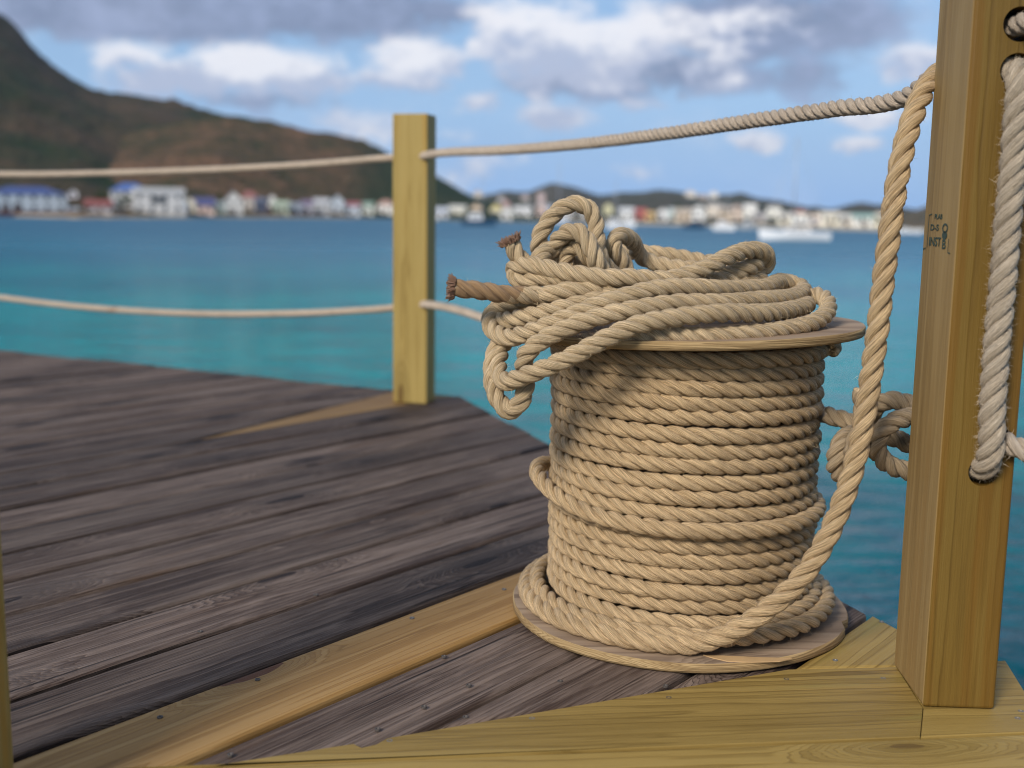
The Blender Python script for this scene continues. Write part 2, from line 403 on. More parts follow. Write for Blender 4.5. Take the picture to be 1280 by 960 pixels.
o = board_obj('deck_board', pr, M_kerb, ke, deck, .0012, bev=.0015); o['label'] = 'mitred new yellow board under the near post'
for k in range(9):
    q0 = s1+ke*(-1.9-.3*k)+en*(.0035+.1465*k); q1 = s1+ke*(.62-.045*k)+en*(.0035+.1465*k)
    o = board_obj('deck_board', [q0, q1, q1+en*.142, q0+en*.142], M_kerb if k < 2 else M_grey, ke, deck, 0., bev=.003)
    if k == 0: o['label'] = 'new yellow outer board along the bottom edge'
# joists and piles below
bm = bmesh.new()
def joist(P0, P1, w=.07, z0=-.22, z1=-.038):
    d = (P1-P0)/np.linalg.norm(P1-P0); n = np.array([d[1], -d[0]])*w/2
    q = [P0-n, P1-n, P1+n, P0+n]
    lo = [bm.verts.new((p[0], p[1], z0)) for p in q]; hi = [bm.verts.new((p[0], p[1], z1)) for p in q]
    bm.faces.new(lo[::-1]); bm.faces.new(hi)
    for i in range(4): bm.faces.new((lo[i], lo[(i+1) % 4], hi[(i+1) % 4], hi[i]))
for k in range(9):
    t0 = 3.3-k*.55
    e0 = dk_d*t0+dk_n*(-3.9); e1 = dk_d*t0+dk_n*(-.62)
    seg = [e0, e1]
    # trim to the deck outline
    for p, n in ((cB-far_n*.06, far_n), (cB-rt_n*.06, rt_n)):
        d0, d1 = (seg[0]-p)@n, (seg[1]-p)@n
        if d0 > 0 and d1 > 0: seg = None; break
        if d0 > 0: seg[0] = seg[0]+(seg[1]-seg[0])*d0/(d0-d1)
        elif d1 > 0: seg[1] = seg[1]+(seg[0]-seg[1])*d1/(d1-d0)
    if seg: joist(*seg)
for k in range(2): joist(s1+ke*-2+en*(.02+.9*k), s1+ke*.5+en*(.02+.9*k))
link('joist', bm_mesh('joist', bm), M_dark, deck)
bm = bmesh.new()
cF = cE+(cE-cB)/np.linalg.norm(cE-cB)*.1
def fascia(P0, P1, nrm):
    d = (P1-P0)/np.linalg.norm(P1-P0); q = [P0-nrm*.05, P1-nrm*.05, P1-nrm*.015, P0-nrm*.015]
    lo = [bm.verts.new((p[0], p[1], -.23)) for p in q]; hi = [bm.verts.new((p[0], p[1], -.0375)) for p in q]
    bm.faces.new(lo[::-1]); bm.faces.new(hi)
    for i in range(4): bm.faces.new((lo[i], lo[(i+1) % 4], hi[(i+1) % 4], hi[i]))
fascia(cB, cF, rt_n)
link('edge_beam', bm_mesh('edge_beam', bm), M_dark, deck)
for p in (cB-far_n*.25-rt_n*.1, (cB+cE)/2-rt_n*.2, cE-rt_n*.25, cA-far_n*.25, (cA+cB)/2-far_n*.25):
    bm = bmesh.new(); add_cyl(bm, (p[0], p[1], -4.0), (p[0], p[1], -.225), .14, .13, 14)
    link('piling', bm_mesh('piling', bm, True), M_dark, deck)
# screws
def screw(x, y, parent, r=.0036, dark=False):
    p = gnd(x, y); bm = bmesh.new(); n = 14
    prof = [(r*1.02, -.0012), (r, .0009), (r*.62, .0011), (r*.5, .0004), (r*.25, -.0012)]
    rings = [[bm.verts.new((rr*math.cos(2*math.pi*k/n), rr*math.sin(2*math.pi*k/n), zz)) for k in range(n)] for rr, zz in prof]
    for i in range(len(rings)-1):
        for k in range(n): bm.faces.new((rings[i][k], rings[i][(k+1) % n], rings[i+1][(k+1) % n], rings[i+1][k]))
    bm.faces.new(rings[-1])
    o = link('screw', bm_mesh('screw', bm), M_rust if dark else M_steel, parent, (p[0], p[1], .0006)); return o
kids = [c for c in deck.children if c.name.startswith('deck_board')]
for k, (x, y) in enumerate([(487, 927), (665, 899), (836, 873), (983, 850), (1104, 849), (1044, 826), (1102, 778), (1272, 899), (1276, 890), (515, 773), (630, 737),
        (555, 821), (472, 912), (582, 897), (288, 944), (586, 857), (832, 858), (322, 850), (200, 897), (700, 852), (744, 800), (530, 884), (395, 744), (250, 790), (420, 700)]):
    p = gnd(x, y)[:2]
    par = kids[0]
    for c in kids:      # the board whose outline holds the screw
        vs = [(v.co.x, v.co.y) for v in c.data.vertices]
        sv = [q[0]*dk_n[0]+q[1]*dk_n[1] for q in vs]; sp = p@dk_n
        if min(sv) < sp < max(sv): par = c
    screw(x, y, par, dark=(k in (2, 3) or k > 10))

# =====================================================================
#  POSTS
# =====================================================================
def apply_holes(o, holes):
    """holes: list of (p0, p1, r) in the object's own frame."""
    cutters = []
    for p0, p1, r in holes:
        bm = bmesh.new(); add_cyl(bm, p0, p1, r, n=28)
        c = link('cutter', bm_mesh('cutter', bm)); c.matrix_world = o.matrix_world.copy(); cutters.append(c)
        c.parent = o.parent; c.location = o.location; c.rotation_euler = o.rotation_euler
        md = o.modifiers.new('hole', 'BOOLEAN'); md.object = c; md.operation = 'DIFFERENCE'; md.solver = 'EXACT'
    bpy.context.view_layer.update()
    dg = bpy.context.evaluated_depsgraph_get()
    me = bpy.data.meshes.new_from_object(o.evaluated_get(dg), preserve_all_data_layers=True, depsgraph=dg)
    o.modifiers.clear(); old = o.data; o.data = me
    for c in cutters: bpy.data.objects.remove(c, do_unlink=True)
def timber(name, w, d, h, mats, parent, z0=0., side=None):
    bm = bmesh.new(); add_box(bm, 0, w, 0, d, z0, h)
    bmesh.ops.bevel(bm, geom=list(bm.edges), offset=.0045, segments=3, affect='EDGES', profile=.5)
    bmesh.ops.recalc_face_normals(bm, faces=bm.faces)
    uvl = bm.loops.layers.uv.new('UVMap')
    for f in bm.faces:
        n = f.normal
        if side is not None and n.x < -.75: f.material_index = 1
        for l in f.loops:
            c = l.vert.co
            if abs(n.z) > .8: l[uvl].uv = (c.x*.2, c.y)
            elif abs(n.x) > .7: l[uvl].uv = (c.z, c.y + 3.1)
            else: l[uvl].uv = (c.z, c.x)
    me = bpy.data.meshes.new(name); bm.to_mesh(me); bm.free()
    return link(name, me, mats, parent)

POST_H = .90
# near right post
pr0 = gnd(1153.5, 886); pr_rot = math.radians(-3.2)
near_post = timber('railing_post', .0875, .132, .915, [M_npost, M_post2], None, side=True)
near_post.location = (pr0[0], pr0[1], .002); near_post.rotation_euler = (0, 0, pr_rot)
tag(near_post, 'tall yellow timber post at right with rope threaded through its holes', 'post', 'timber railing posts')
bpy.context.view_layer.update()
MW = np.array(near_post.matrix_world); MI = np.linalg.inv(MW)
def front_hit(x, y):      # where a sight line meets the front face of the near post -> local x, z
    o = (MI@np.append(CAM, 1))[:3]; d = MI[:3, :3]@ray(x, y); t = -o[1]/d[1]; return o+t*d
def side_hit(x, y):
    o = (MI@np.append(CAM, 1))[:3]; d = MI[:3, :3]@ray(x, y); t = -o[0]/d[0]; return o+t*d
def W(p): return (MW@np.append(np.asarray(p, float), 1))[:3]
h_top = front_hit(1276, 30); h_mid = front_hit(1272, 88); h_low = front_hit(1229, 590); h_side = front_hit(1253, 552)
apply_holes(near_post, [((h[0], -.02, h[2]), (h[0], .16, h[2]), r) for h, r in ((h_top, .0195), (h_mid, .0195), (h_low, .0175), (h_side, .0150))])

# the stamp on its left face
def text_mesh(body, size):
    cu = bpy.data.curves.new('txt', 'FONT'); cu.body = body; cu.size = size; cu.extrude = .00015; cu.offset = size*.012
    to = bpy.data.objects.new('txt', cu); COL.objects.link(to); bpy.context.view_layer.update()
    dg = bpy.context.evaluated_depsgraph_get(); me = bpy.data.meshes.new_from_object(to.evaluated_get(dg), depsgraph=dg)
    bpy.data.objects.remove(to, do_unlink=True); return me
bm = bmesh.new()
def stamp_text(body, size, x, y, sx=1., sy=1.):
    me = text_mesh(body, size); n0 = len(bm.verts); bm.from_mesh(me); bm.verts.ensure_lookup_table()
    for v in bm.verts[n0:]: v.co = Vector((v.co.x*sx+x, v.co.y*sy+y, v.co.z))
def stamp_bar(x0, y0, x1, y1, w):
    d = Vector((x1-x0, y1-y0, 0)).normalized(); n = Vector((-d.y, d.x, 0))*w/2
    q = [Vector((x0, y0, 0))-n, Vector((x1, y1, 0))-n, Vector((x1, y1, 0))+n, Vector((x0, y0, 0))+n]
    bm.faces.new([bm.verts.new(p) for p in q])
def stamp_disc(x, y, rx, ry, r_in=0):
    n = 20
    o_ = [bm.verts.new((x+rx*math.cos(2*math.pi*k/n), y+ry*math.sin(2*math.pi*k/n), 0)) for k in range(n)]
    if r_in:
        i_ = [bm.verts.new((x+rx*r_in*math.cos(2*math.pi*k/n), y+ry*r_in*math.sin(2*math.pi*k/n), 0)) for k in range(n)]
        for k in range(n): bm.faces.new((o_[k], o_[(k+1) % n], i_[(k+1) % n], i_[k]))
    else: bm.faces.new(o_)
# local stamp frame: x from the far edge towards the viewer, y up (metres)
stamp_bar(.018, .000, .018, .040, .0016); stamp_bar(.0176, .040, .030, .0415, .0012); stamp_bar(.002, -.003, .0125, -.001, .0016)
stamp_text('PLAB', .0085, .040, .0355, 1.6, 1.)
stamp_text('D-S', .0105, .026, .0215, 2.1, 1.)
stamp_text('INST', .0155, .024, .0025, 1.45, 1.)
stamp_disc(.083, .0245, .0105, .0060, .62); stamp_disc(.083, .0160, .0095, .0050); stamp_text('B', .0160, .0755, .0000, 1.6, 1.)
stamp_bar(.099, -.004, .099, .012, .0016); stamp_bar(.099, -.004, .108, -.005, .0014)
sme = bpy.data.meshes.new('stamp'); bm.to_mesh(sme); bm.free()
stm = link('stamp', sme, M_ink, near_post)
zs = side_hit(1170, 310)[2]
# stamp x -> local -y (far edge y=.132 towards 0), stamp y -> local z
stm.matrix_local = Matrix(((0, 0, -1, -.0006), (-1, 0, 0, .132-.004), (0, 1, 0, zs), (0, 0, 0, 1)))
stm['label'] = 'dark green lumber stamp of small letters'

# far post
fp = gnd(491, 503.5); fp_rot = math.radians(-13.)
far_post = timber('railing_post', .113, .093, POST_H, [M_post, M_post2], None)
far_post.location = (fp[0], fp[1], .001); far_post.rotation_euler = (0, 0, fp_rot)
tag(far_post, 'short square-topped yellow timber post standing on the far edge of the deck', 'post', 'timber railing posts')
bpy.context.view_layer.update(); MF = np.array(far_post.matrix_world); MFi = np.linalg.inv(MF)
A_post = (MF@np.array([.0565, .046, 0, 1]))[:2]
C_post = A_post + (cA-cB)/np.linalg.norm(cA-cB)*3.0      # next post, beyond the left edge
N_post = W((.044, .132, 0))[:2]
# left foreground post
lp = at(20, 958, .96); lpost = timber('railing_post', .0875, .125, .915, [M_post, M_post2], None)
lpost.location = (at(19, 958, 1.087)[0]-.0875, .962, .001); lpost.rotation_euler = (0, 0, 0)
tag(lpost, 'blurred dark yellow post cut off by the lower left edge', 'post', 'timber railing posts')
# the post stands on the deck: a blind post that carries the left spans
bpost = timber('railing_post', .113, .093, POST_H, [M_post, M_post2], None)
bpost.location = (C_post[0]-.056, C_post[1]-.046, .001); bpost.rotation_euler = (0, 0, fp_rot)
tag(bpost, 'yellow timber post at the far left end of the sagging ropes', 'post', 'timber railing posts')

# =====================================================================
#  RAILING ROPES
# =====================================================================
upL = [onplane(x, y, A_post, C_post) for x, y in ((483, 197.5), (430, 202), (370, 206.5), (250, 212.5), (120, 216.5), (0, 217.5))]
e = np.append(C_post, upL[-1][2]+.035); upL.append(e)
upR = [onplane(x, y, A_post, N_post) for x, y in ((552, 191), (640, 187), (740, 178.5), (840, 166), (940, 151), (1040, 136.5), (1130, 122.5))]
zt_ = W((h_top[0], 0, h_top[2]))
tail = [W((h_top[0]-.035, .165, h_top[2]-.030)), W((h_top[0]-.004, .142, h_top[2]-.004)), W((h_top[0], .09, h_top[2])), W((h_top[0], .02, h_top[2])), W((h_top[0]+.006, -.022, h_top[2]-.001)),
        W((h_top[0]+.05, -.055, h_top[2]-.012)), W((h_top[0]+.14, -.075, h_top[2]-.03))]
up_path = catmull(upL[::-1]+[(MF@np.array([.0565, .046, (upL[0][2]+upR[0][2])/2, 1]))[:3]]+upR+tail)
up = link('railing_rope', rope_mesh('railing_rope', up_path, .0128, .060, steps=11, m=9, fuzz=2200, fuzz_len=.006, seed=3), M_rail)
tag(up, 'upper railing rope strung from the left edge through both posts', 'rope', 'railing ropes')
loL = [onplane(x, y, A_post, C_post) for x, y in ((483, 385.5), (430, 389), (370, 391.5), (250, 392), (120, 385), (0, 371.5))]
loL.append(np.append(C_post, loL[-1][2]+.06))
loR = [onplane(x, y, A_post, N_post) for x, y in ((552, 383), (578, 389), (606, 398), (680, 418), (780, 447), (880, 482), (960, 505), (1010, 516))]
kn = [(1034, 519, 1.60), (1058, 525, 1.58), (1082, 529, 1.56), (1100, 503, 1.53), (1126, 501, 1.52), (1160, 520, 1.495), (1186, 552, 1.485), (1164, 591, 1.485), (1132, 588, 1.48), (1106, 578, 1.475),
      (1095, 556, 1.47), (1108, 533, 1.465), (1136, 521, 1.475), (1164, 528, 1.52), (1170, 552, 1.53), (1142, 557, 1.525), (1112, 545, 1.53), (1088, 546, 1.54), (1064, 543, 1.51), (1049, 558, 1.475),
      (1044, 580, 1.48), (1056, 597, 1.495), (1066, 580, 1.465), (1068, 556, 1.45), (1078, 534, 1.48), (1079, 510, 1.50), (1077, 487, 1.505)]
kn = [at(*k) for k in kn]
lo_path = catmull(loL[::-1]+[(MF@np.array([.0565, .046, (loL[0][2]+loR[0][2])/2, 1]))[:3]]+loR)
lo = link('railing_rope', rope_mesh('railing_rope', np.vstack([lo_path, kn[0][None], (kn[0]*.6+kn[1]*.4)[None]]), .0125, .060, steps=11, m=9, fuzz=1200, fuzz_len=.006, seed=5), M_rail)
tag(lo, 'lower railing rope sagging across the left edge, knotted behind the spool', 'rope', 'railing ropes')
kt = link('knot', rope_mesh('knot', catmull(kn), .0138, .060, steps=12, m=9, fuzz=500, fuzz_len=.005, seed=8), M_knot, lo)
kt['label'] = 'brown looped knot tied beside the near post'
# rope hanging down the face of the near post
hp = [W((h_mid[0], .14, h_mid[2]+.004)), W((h_mid[0], .06, h_mid[2]+.004)), W((h_mid[0]-.0005, .008, h_mid[2]+.001)), W((h_mid[0]-.0015, -.014, h_mid[2]-.016)), W((h_mid[0]-.0035, -.0195, h_mid[2]-.06))]
for x, y in ((1259, 200), (1250, 300), (1241, 400), (1233, 500)):
    q = front_hit(x, y); hp.append(W((q[0], -.0195, q[2])))
hp += [W((h_low[0]+.001, -.0175, h_low[2]+.03)), W((h_low[0], -.008, h_low[2]+.010)), W((h_low[0], .02, h_low[2]+.002)), W((h_low[0], .14, h_low[2]))]
hang = link('hanging_rope', rope_mesh('hanging_rope', catmull(hp), .0158, .068, steps=14, m=12, fuzz=5200, fuzz_len=.0065, seed=12), M_hang)
tag(hang, 'pale fuzzy rope hanging down the front of the near post into a hole', 'rope')
sp = [W((h_side[0]-.004, .14, h_side[2])), W((h_side[0], .05, h_side[2])), W((h_side[0]+.002, -.004, h_side[2])), W((h_side[0]+.015, -.022, h_side[2]-.004)), W((h_side[0]+.034, -.03, h_side[2]-.013)), W((h_side[0]+.075, -.04, h_side[2]-.03)), W((h_side[0]+.19, -.05, h_side[2]-.06))]
sr = link('railing_rope', rope_mesh('railing_rope', catmull(sp), .0135, .062, steps=12, m=10, fuzz=700, seed=15), M_rail)
tag(sr, 'short rope leaving the right post for the right edge of the photo', 'rope', 'railing ropes')

# =====================================================================
#  SPOOL
# =====================================================================
SX, SY = .260, 1.665
spool = empty('rope_spool', (SX, SY, 0)); tag(spool, 'large wooden cable spool standing on the deck, wound full of rope', 'spool')
def flange(name, R, th, z, tilt=0, notch=False):
    bm = bmesh.new(); n = 120; ch = .0015
    def wob(a): 
        w = .0012*math.sin(3*a+1)+.0008*math.sin(7*a)+random.uniform(-.0004, .0004)
        if notch and abs((a-math.radians(338)+math.pi) % (2*math.pi)-math.pi) < .06: w -= .010*(1-abs((a-math.radians(338)+math.pi) % (2*math.pi)-math.pi)/.06)
        return R+w
    ra = [wob(2*math.pi*k/n) for k in range(n)]
    prof = [(-ch, 0), (0, ch), (0, th-ch), (-ch, th)]
    rings = [[bm.verts.new(((ra[k]+dr)*math.cos(2*math.pi*k/n), (ra[k]+dr)*math.sin(2*math.pi*k/n), zz)) for k in range(n)] for dr, zz in prof]
    uvl = bm.loops.layers.uv.new('UVMap')
    for i in range(3):
        for k in range(n):
            f = bm.faces.new((rings[i][k], rings[i][(k+1) % n], rings[i+1][(k+1) % n], rings[i+1][k])); f.material_index = 1; f.smooth = True
            for l, kk in zip(f.loops, (k, k+1, k+1, k)): l[uvl].uv = (kk*2*math.pi*R/n, l.vert.co.z)
    for f in (bm.faces.new(rings[0][::-1]), bm.faces.new(rings[3])):
        for l in f.loops: l[uvl].uv = (l.vert.co.x, l.vert.co.y)
    me = bpy.data.meshes.new(name); bm.to_mesh(me); bm.free()
    o = link(name, me, [M_ply, M_rim], spool, (0, 0, z)); o.rotation_euler = (math.radians(-.3), math.radians(-tilt), 0); return o
flange('bottom_flange', .255, .0135, .001, notch=True)
flange('top_flange', .255, .0125, .431, tilt=1.5)
bm = bmesh.new(); add_cyl(bm, (0, 0, .014), (0, 0, .432), .168, n=48); link('core', bm_mesh('core', bm, False), M_ply, spool)
# torn veneer strip on the bottom flange
bm = bmesh.new()
top = [gnd(x, y, .0150) for x, y in ((879, 820), (905, 821), (950, 823), (990, 824), (975, 828), (940, 829), (910, 828), (892, 824))]
vs = [bm.verts.new((p[0]-SX, p[1]-SY, .0168)) for p in top]; f = bm.faces.new(vs)
r = bmesh.ops.extrude_face_region(bm, geom=[f]); bmesh.ops.translate(bm, verts=[v for v in r['geom'] if isinstance(v, bmesh.types.BMVert)], vec=(0, 0, -.0012))
sl = link('torn_veneer', bm_mesh('torn_veneer', bm), M_split, spool)

# rope wound on it, from the top down, and its end led up to the near post
th0 = -.4; pts = []; step = .0215
z = .4165; th = th0
dth = math.radians(6)
turns = 0.
n_pack = 18.55; loose_at = 11.62
TWO = 2*math.pi
zz = []
def bumpf(x, c, w): 
    d = (x-c+math.pi) % TWO-math.pi; return math.exp(-(d/w)**2)
k = 0
while True:
    tn = (th-th0)/TWO
    if tn > n_pack: break
    r = .1905 + .0012*math.sin(tn*9.1)+.0008*math.sin(th*2.3)
    zcur = z
    if tn < 1.15: r += .011*(1-tn/1.15)**.5 + .012*bumpf(th, -.15, .5)*(tn < .3)
    w = max(0., 1-abs((tn-loose_at)/.56)**4)
    if w > 0:
        r += w*(.0165 + .016*bumpf(th, math.pi*1.03, .55)); zcur += w*(.034*bumpf(th, math.pi*.98, .6) - .010)
        dz = .25
    else: dz = 1.
    if tn < .95: dz = .12
    r += .0006*rng.normal() + .0022*mnoise.noise(Vector((th*.55, 3.3, 0))); zcur += .0042*mnoise.noise(Vector((th*.42, 0, 7.7)))*min(1, tn*2)
    pts.append((SX+r*math.cos(th), SY+r*math.sin(th), zcur))
    z -= step*dth/TWO*dz; th += dth
# two looser rings at the foot, then the running end leaves at the front
thA = th; zA = z
front = 1.5*math.pi
n_end = math.ceil((thA-front)/TWO)+1
thE = front + TWO*(n_end+ (0 if front+TWO*n_end-thA > TWO*1.3 else 1))
ring_total = thE-thA
while th < thE:
    q = (th-thA)/ring_total
    r = .1905 + .038*min(1, q*1.25)**.75 + .006*bumpf(th, math.pi, .6)*q
    zcur = zA + (.0305-zA)*min(1, q*1.1)**.8 + .011*bumpf(th, .25, .7)*(1-q) + .008*bumpf(th, math.pi*.93, .5)*(1-q)
    pts.append((SX+r*math.cos(th), SY+r*math.sin(th), zcur)); th += dth
end = [at(*p) for p in ((900, 796, 1.425), (950, 768, 1.408), (1000, 724, 1.398), (1037, 665, 1.393), (1063, 598, 1.39), (1081, 520, 1.39), (1095, 425, 1.39), (1107, 330, 1.393), (1120, 235, 1.402), (1135, 165, 1.42), (1154, 115, 1.448), (1178, 88, 1.472))]
end += [W((h_mid[0]-.02, .156, h_mid[2]+.03)), W((h_mid[0], .13, h_mid[2]+.006)), W((h_mid[0], .09, h_mid[2]))]
pts = np.array(pts)
wp = np.vstack([smooth_path(pts, 1)[:-1], catmull(np.vstack([pts[-2:], end]))[24:]])
def wr_rad(x, L):
    rem = L-x
    return .0124 + .0023*min(1, max(0, (3.2-rem)/2.2))
wound = link('wound_rope', rope_mesh('wound_rope', wp, .0124, .082, steps=15, m=10, fuzz=9000, fuzz_len=.0055, rfun=wr_rad, seed=1), M_rope)
tag(wound, 'tan rope wound round the spool, its end led up to the right post', 'rope')

# loose hank thrown on top of the spool
seq = [(639, 304, 1.56), (647, 320, 1.56), (668, 336, 1.57), (702, 346, 1.585), (765, 362, 1.62), (860, 380, 1.66), (955, 384, 1.67), (1008, 368, 1.66), (1029, 372, 1.63), (1035, 388, 1.585), (1014, 404, 1.53), (975, 413, 1.485),
       (930, 418, 1.455), (880, 421, 1.44), (830, 419, 1.44), (780, 422, 1.45), (722, 428, 1.50), (680, 418, 1.58), (648, 400, 1.60),
       (628, 432, 1.535), (622, 458, 1.50), (630, 477, 1.47), (652, 471, 1.445), (682, 460, 1.430), (717, 444, 1.420), (757, 423, 1.415), (800, 405, 1.415), (850, 396, 1.425), (905, 391, 1.44), (955, 391, 1.48), (988, 387, 1.54),
       (1008, 380, 1.62), (960, 372, 1.72), (860, 368, 1.78), (740, 368, 1.74), (668, 388, 1.65),
       (632, 416, 1.56), (616, 452, 1.51), (618, 490, 1.485), (637, 515, 1.47), (654, 497, 1.465), (657, 470, 1.475), (655, 448, 1.46), (672, 429, 1.45), (705, 411, 1.443), (745, 397, 1.441), (790, 387, 1.443), (845, 379, 1.46), (905, 378, 1.48), (960, 374, 1.53), (994, 370, 1.60),
       (1002, 358, 1.67), (980, 352, 1.66), (955, 359, 1.58), (900, 361, 1.51), (860, 359, 1.487), (820, 361, 1.475), (780, 371, 1.462), (740, 384, 1.455), (700, 400, 1.46), (660, 416, 1.48), (632, 422, 1.51), (612, 405, 1.55), (619, 386, 1.57), (645, 376, 1.55), (678, 370, 1.52), (709, 363, 1.51), (745, 362, 1.515), (790, 366, 1.53),
       (850, 364, 1.58), (925, 348, 1.62), (958, 332, 1.64), (957, 317, 1.62), (933, 313, 1.58), (905, 323, 1.55), (878, 337, 1.53), (835, 349, 1.515), (790, 347, 1.51), (757, 347, 1.51), (726, 343, 1.515), (700, 339, 1.525), (660, 331, 1.545), (640, 337, 1.57), (648, 350, 1.56), (680, 346, 1.54), (705, 350, 1.53), (730, 357, 1.53), (757, 363, 1.54),
       (820, 358, 1.60), (889, 347, 1.58), (930, 337, 1.585), (948, 326, 1.63), (930, 320, 1.69), (895, 328, 1.73), (870, 325, 1.75), (824, 317, 1.76), (780, 315, 1.76), (740, 322, 1.74), (705, 345, 1.70),
       (676, 320, 1.62), (673, 300, 1.61), (683, 280, 1.61), (699, 262, 1.61), (718, 254, 1.61), (735, 259, 1.61), (744, 276, 1.61), (746, 300, 1.60), (751, 325, 1.59), (768, 347, 1.62), (740, 354, 1.66),
       (688, 338, 1.62), (691, 313, 1.60), (704, 293, 1.58), (721, 288, 1.57), (735, 302, 1.56), (744, 322, 1.555), (756, 342, 1.57), (784, 350, 1.64),
       (778, 325, 1.63), (765, 308, 1.62), (772, 296, 1.63), (790, 300, 1.68), (802, 322, 1.72), (832, 332, 1.70), (870, 336, 1.68), (910, 342, 1.665), (950, 344, 1.635), (938, 352, 1.60), (900, 351, 1.565), (850, 355, 1.545), (800, 362, 1.53), (750, 374, 1.505), (700, 386, 1.497), (660, 395, 1.515), (632, 401, 1.545), (621, 397, 1.58), (640, 388, 1.605), (690, 376, 1.62), (740, 362, 1.63), (722, 336, 1.62), (706, 318, 1.615), (690, 312, 1.60), (674, 322, 1.575), (668, 340, 1.575), (690, 352, 1.59), (750, 345, 1.585), (730, 315, 1.585), (718, 306, 1.59), (707, 320, 1.60), (712, 346, 1.60), (760, 366, 1.59), (730, 372, 1.56), (680, 369, 1.525), (630, 368, 1.505), (598, 363, 1.50), (568, 360, 1.50)]
cp = catmull([at(*q) for q in seq])
coil = link('rope_hank', rope_mesh('rope_hank', cp, .0130, .066, steps=14, m=11, fuzz=8000, fuzz_len=.006, seed=21, tail=.085), [M_coil, rope_mat('stained_rope', (.44, .27, .125), (.24, .13, .055))])
tag(coil, 'tangled pale rope hank lying on top of the spool with two frayed ends', 'rope')
def frayed(P, T, n, L, rad, seed):
    """brush of loose yarns at a cut end"""
    rg = np.random.default_rng(seed); V = []; Fc = []; UV = []
    T = T/np.linalg.norm(T); a = np.cross(T, [0, 0, 1.]); a /= np.linalg.norm(a); b = np.cross(T, a)
    for _ in range(n):
        q = rg.uniform(0, TWO); rr = rad*math.sqrt(rg.uniform(0, 1)); d = math.cos(q)*a+math.sin(q)*b
        p0 = P+d*rr*.9; ll = L*rg.uniform(.5, 1.1)
        p1 = p0+T*ll*.55+d*rr*.10+rg.normal(0, .0008, 3); p2 = p0+T*ll+d*rr*.28+rg.normal(0, .0020, 3)
        w = rg.uniform(.0007, .0015); base = len(V)
        for p, ww in ((p0, w), (p1, w), (p2, w*.6)):
            for k in range(4): V.append(p+ww*(math.cos(k*math.pi/2)*a+math.sin(k*math.pi/2)*b))
        for i in range(2):
            for k in range(4): Fc.append((base+i*4+k, base+i*4+(k+1) % 4, base+i*4+4+(k+1) % 4, base+i*4+4+k)); UV.extend(((k/4, i*.01), ((k+1)/4, i*.01), ((k+1)/4, i*.01+.01), (k/4, i*.01+.01)))
        Fc.append((base+8, base+9, base+10, base+11)); UV.extend(((0, 0),)*4)
    return mesh_np('frayed_end', V, Fc, UV, True)
for (P, Q) in ((cp[0], cp[3]), (cp[-1], cp[-4])):
    o = link('frayed_end', frayed(P+(Q-P)*.35, P-Q, 240, .0095, .0150, 4), M_end, coil); o['label'] = 'reddish brown frayed rope end'

# =====================================================================
#  SEA
# =====================================================================
m, t, b = new_mat('sea_water')
geo = t.node('ShaderNodeNewGeometry').outputs['Position']; gx, gy, gz = t.sep(geo)
dist = t.math('SQRT', t.math('ADD', t.math('MULTIPLY', gx, gx), t.math('MULTIPLY', gy, gy)))
lg = t.math('LOGARITHM', dist, 10.)
pat = t.noise(t.xyz(t.math('MULTIPLY', gx, .055), t.math('MULTIPLY', gy, .03), 0), 1., 4, .55)
pat2 = t.noise(t.xyz(t.math('MULTIPLY', gx, .3), t.math('MULTIPLY', gy, .16), 3.), 1., 4, .6)
lgp = t.math('ADD', lg, t.math('MULTIPLY', t.math('SUBTRACT', pat, .5), .45))
lgp = t.math('ADD', lgp, t.math('MULTIPLY', t.math('SUBTRACT', pat2, .5), .50))
bed_ripple = t.ramp(t.math('DIVIDE', lgp, 3.0), [(.23, (.001, .030, .055)), (.30, (.001, .11, .14)), (.37, (.001, .27, .275)), (.50, (.002, .28, .31)), (.60, (.010, .18, .27)), (.74, (.025, .14, .23))])
wave_shade = t.noise(t.xyz(t.math('MULTIPLY', gx, .016), t.math('MULTIPLY', gy, .11), 5.), 1., 4, .6)
ripple_shade = t.noise(t.xyz(t.math('MULTIPLY', gx, .9), t.math('MULTIPLY', gy, 2.6), 8.), 1., 3, .6)
bed_ripple = t.mix(t.sstep(wave_shade, .38, .62), bed_ripple, t.mix(1.0, bed_ripple, (.62, .80, .84), 'MULTIPLY'))  # light and dark of waves and ripples painted into the water colour, here and below
bed_ripple = t.mix(t.math('MULTIPLY', t.sstep(ripple_shade, .46, .64), .6), bed_ripple, t.mix(1.0, bed_ripple, (.40, .66, .70), 'MULTIPLY'))
ripple_shade_wide = t.noise(t.xyz(t.math('MULTIPLY', gx, .16), t.math('MULTIPLY', gy, .9), 2.), 1., 4, .6)
bed_ripple = t.mix(t.math('MULTIPLY', t.sstep(ripple_shade_wide, .47, .62), .55), bed_ripple, t.mix(1.0, bed_ripple, (.42, .68, .74), 'MULTIPLY'))
t.put(b.inputs['Base Color'], bed_ripple)
t.put(b.inputs['Roughness'], t.math('MULTIPLY_ADD', t.sstep(lg, 1.2, 2.4), .26, .10)); b.inputs['IOR'].default_value = 1.33; b.inputs['Specular IOR Level'].default_value = .24
w1 = t.noise(t.xyz(t.math('MULTIPLY', gx, .55), t.math('MULTIPLY', gy, 1.0), 0), 1., 3, .5)
w2 = t.noise(t.xyz(t.math('MULTIPLY', gx, 2.4), t.math('MULTIPLY', gy, 3.6), 7.), 1., 4, .6, .4)
hh = t.math('ADD', t.math('MULTIPLY', w1, .42), t.math('MULTIPLY', w2, .16))
t.put(b.inputs['Normal'], t.bump(hh, 1.0, 1.0))
M_sea = m
bm = bmesh.new()
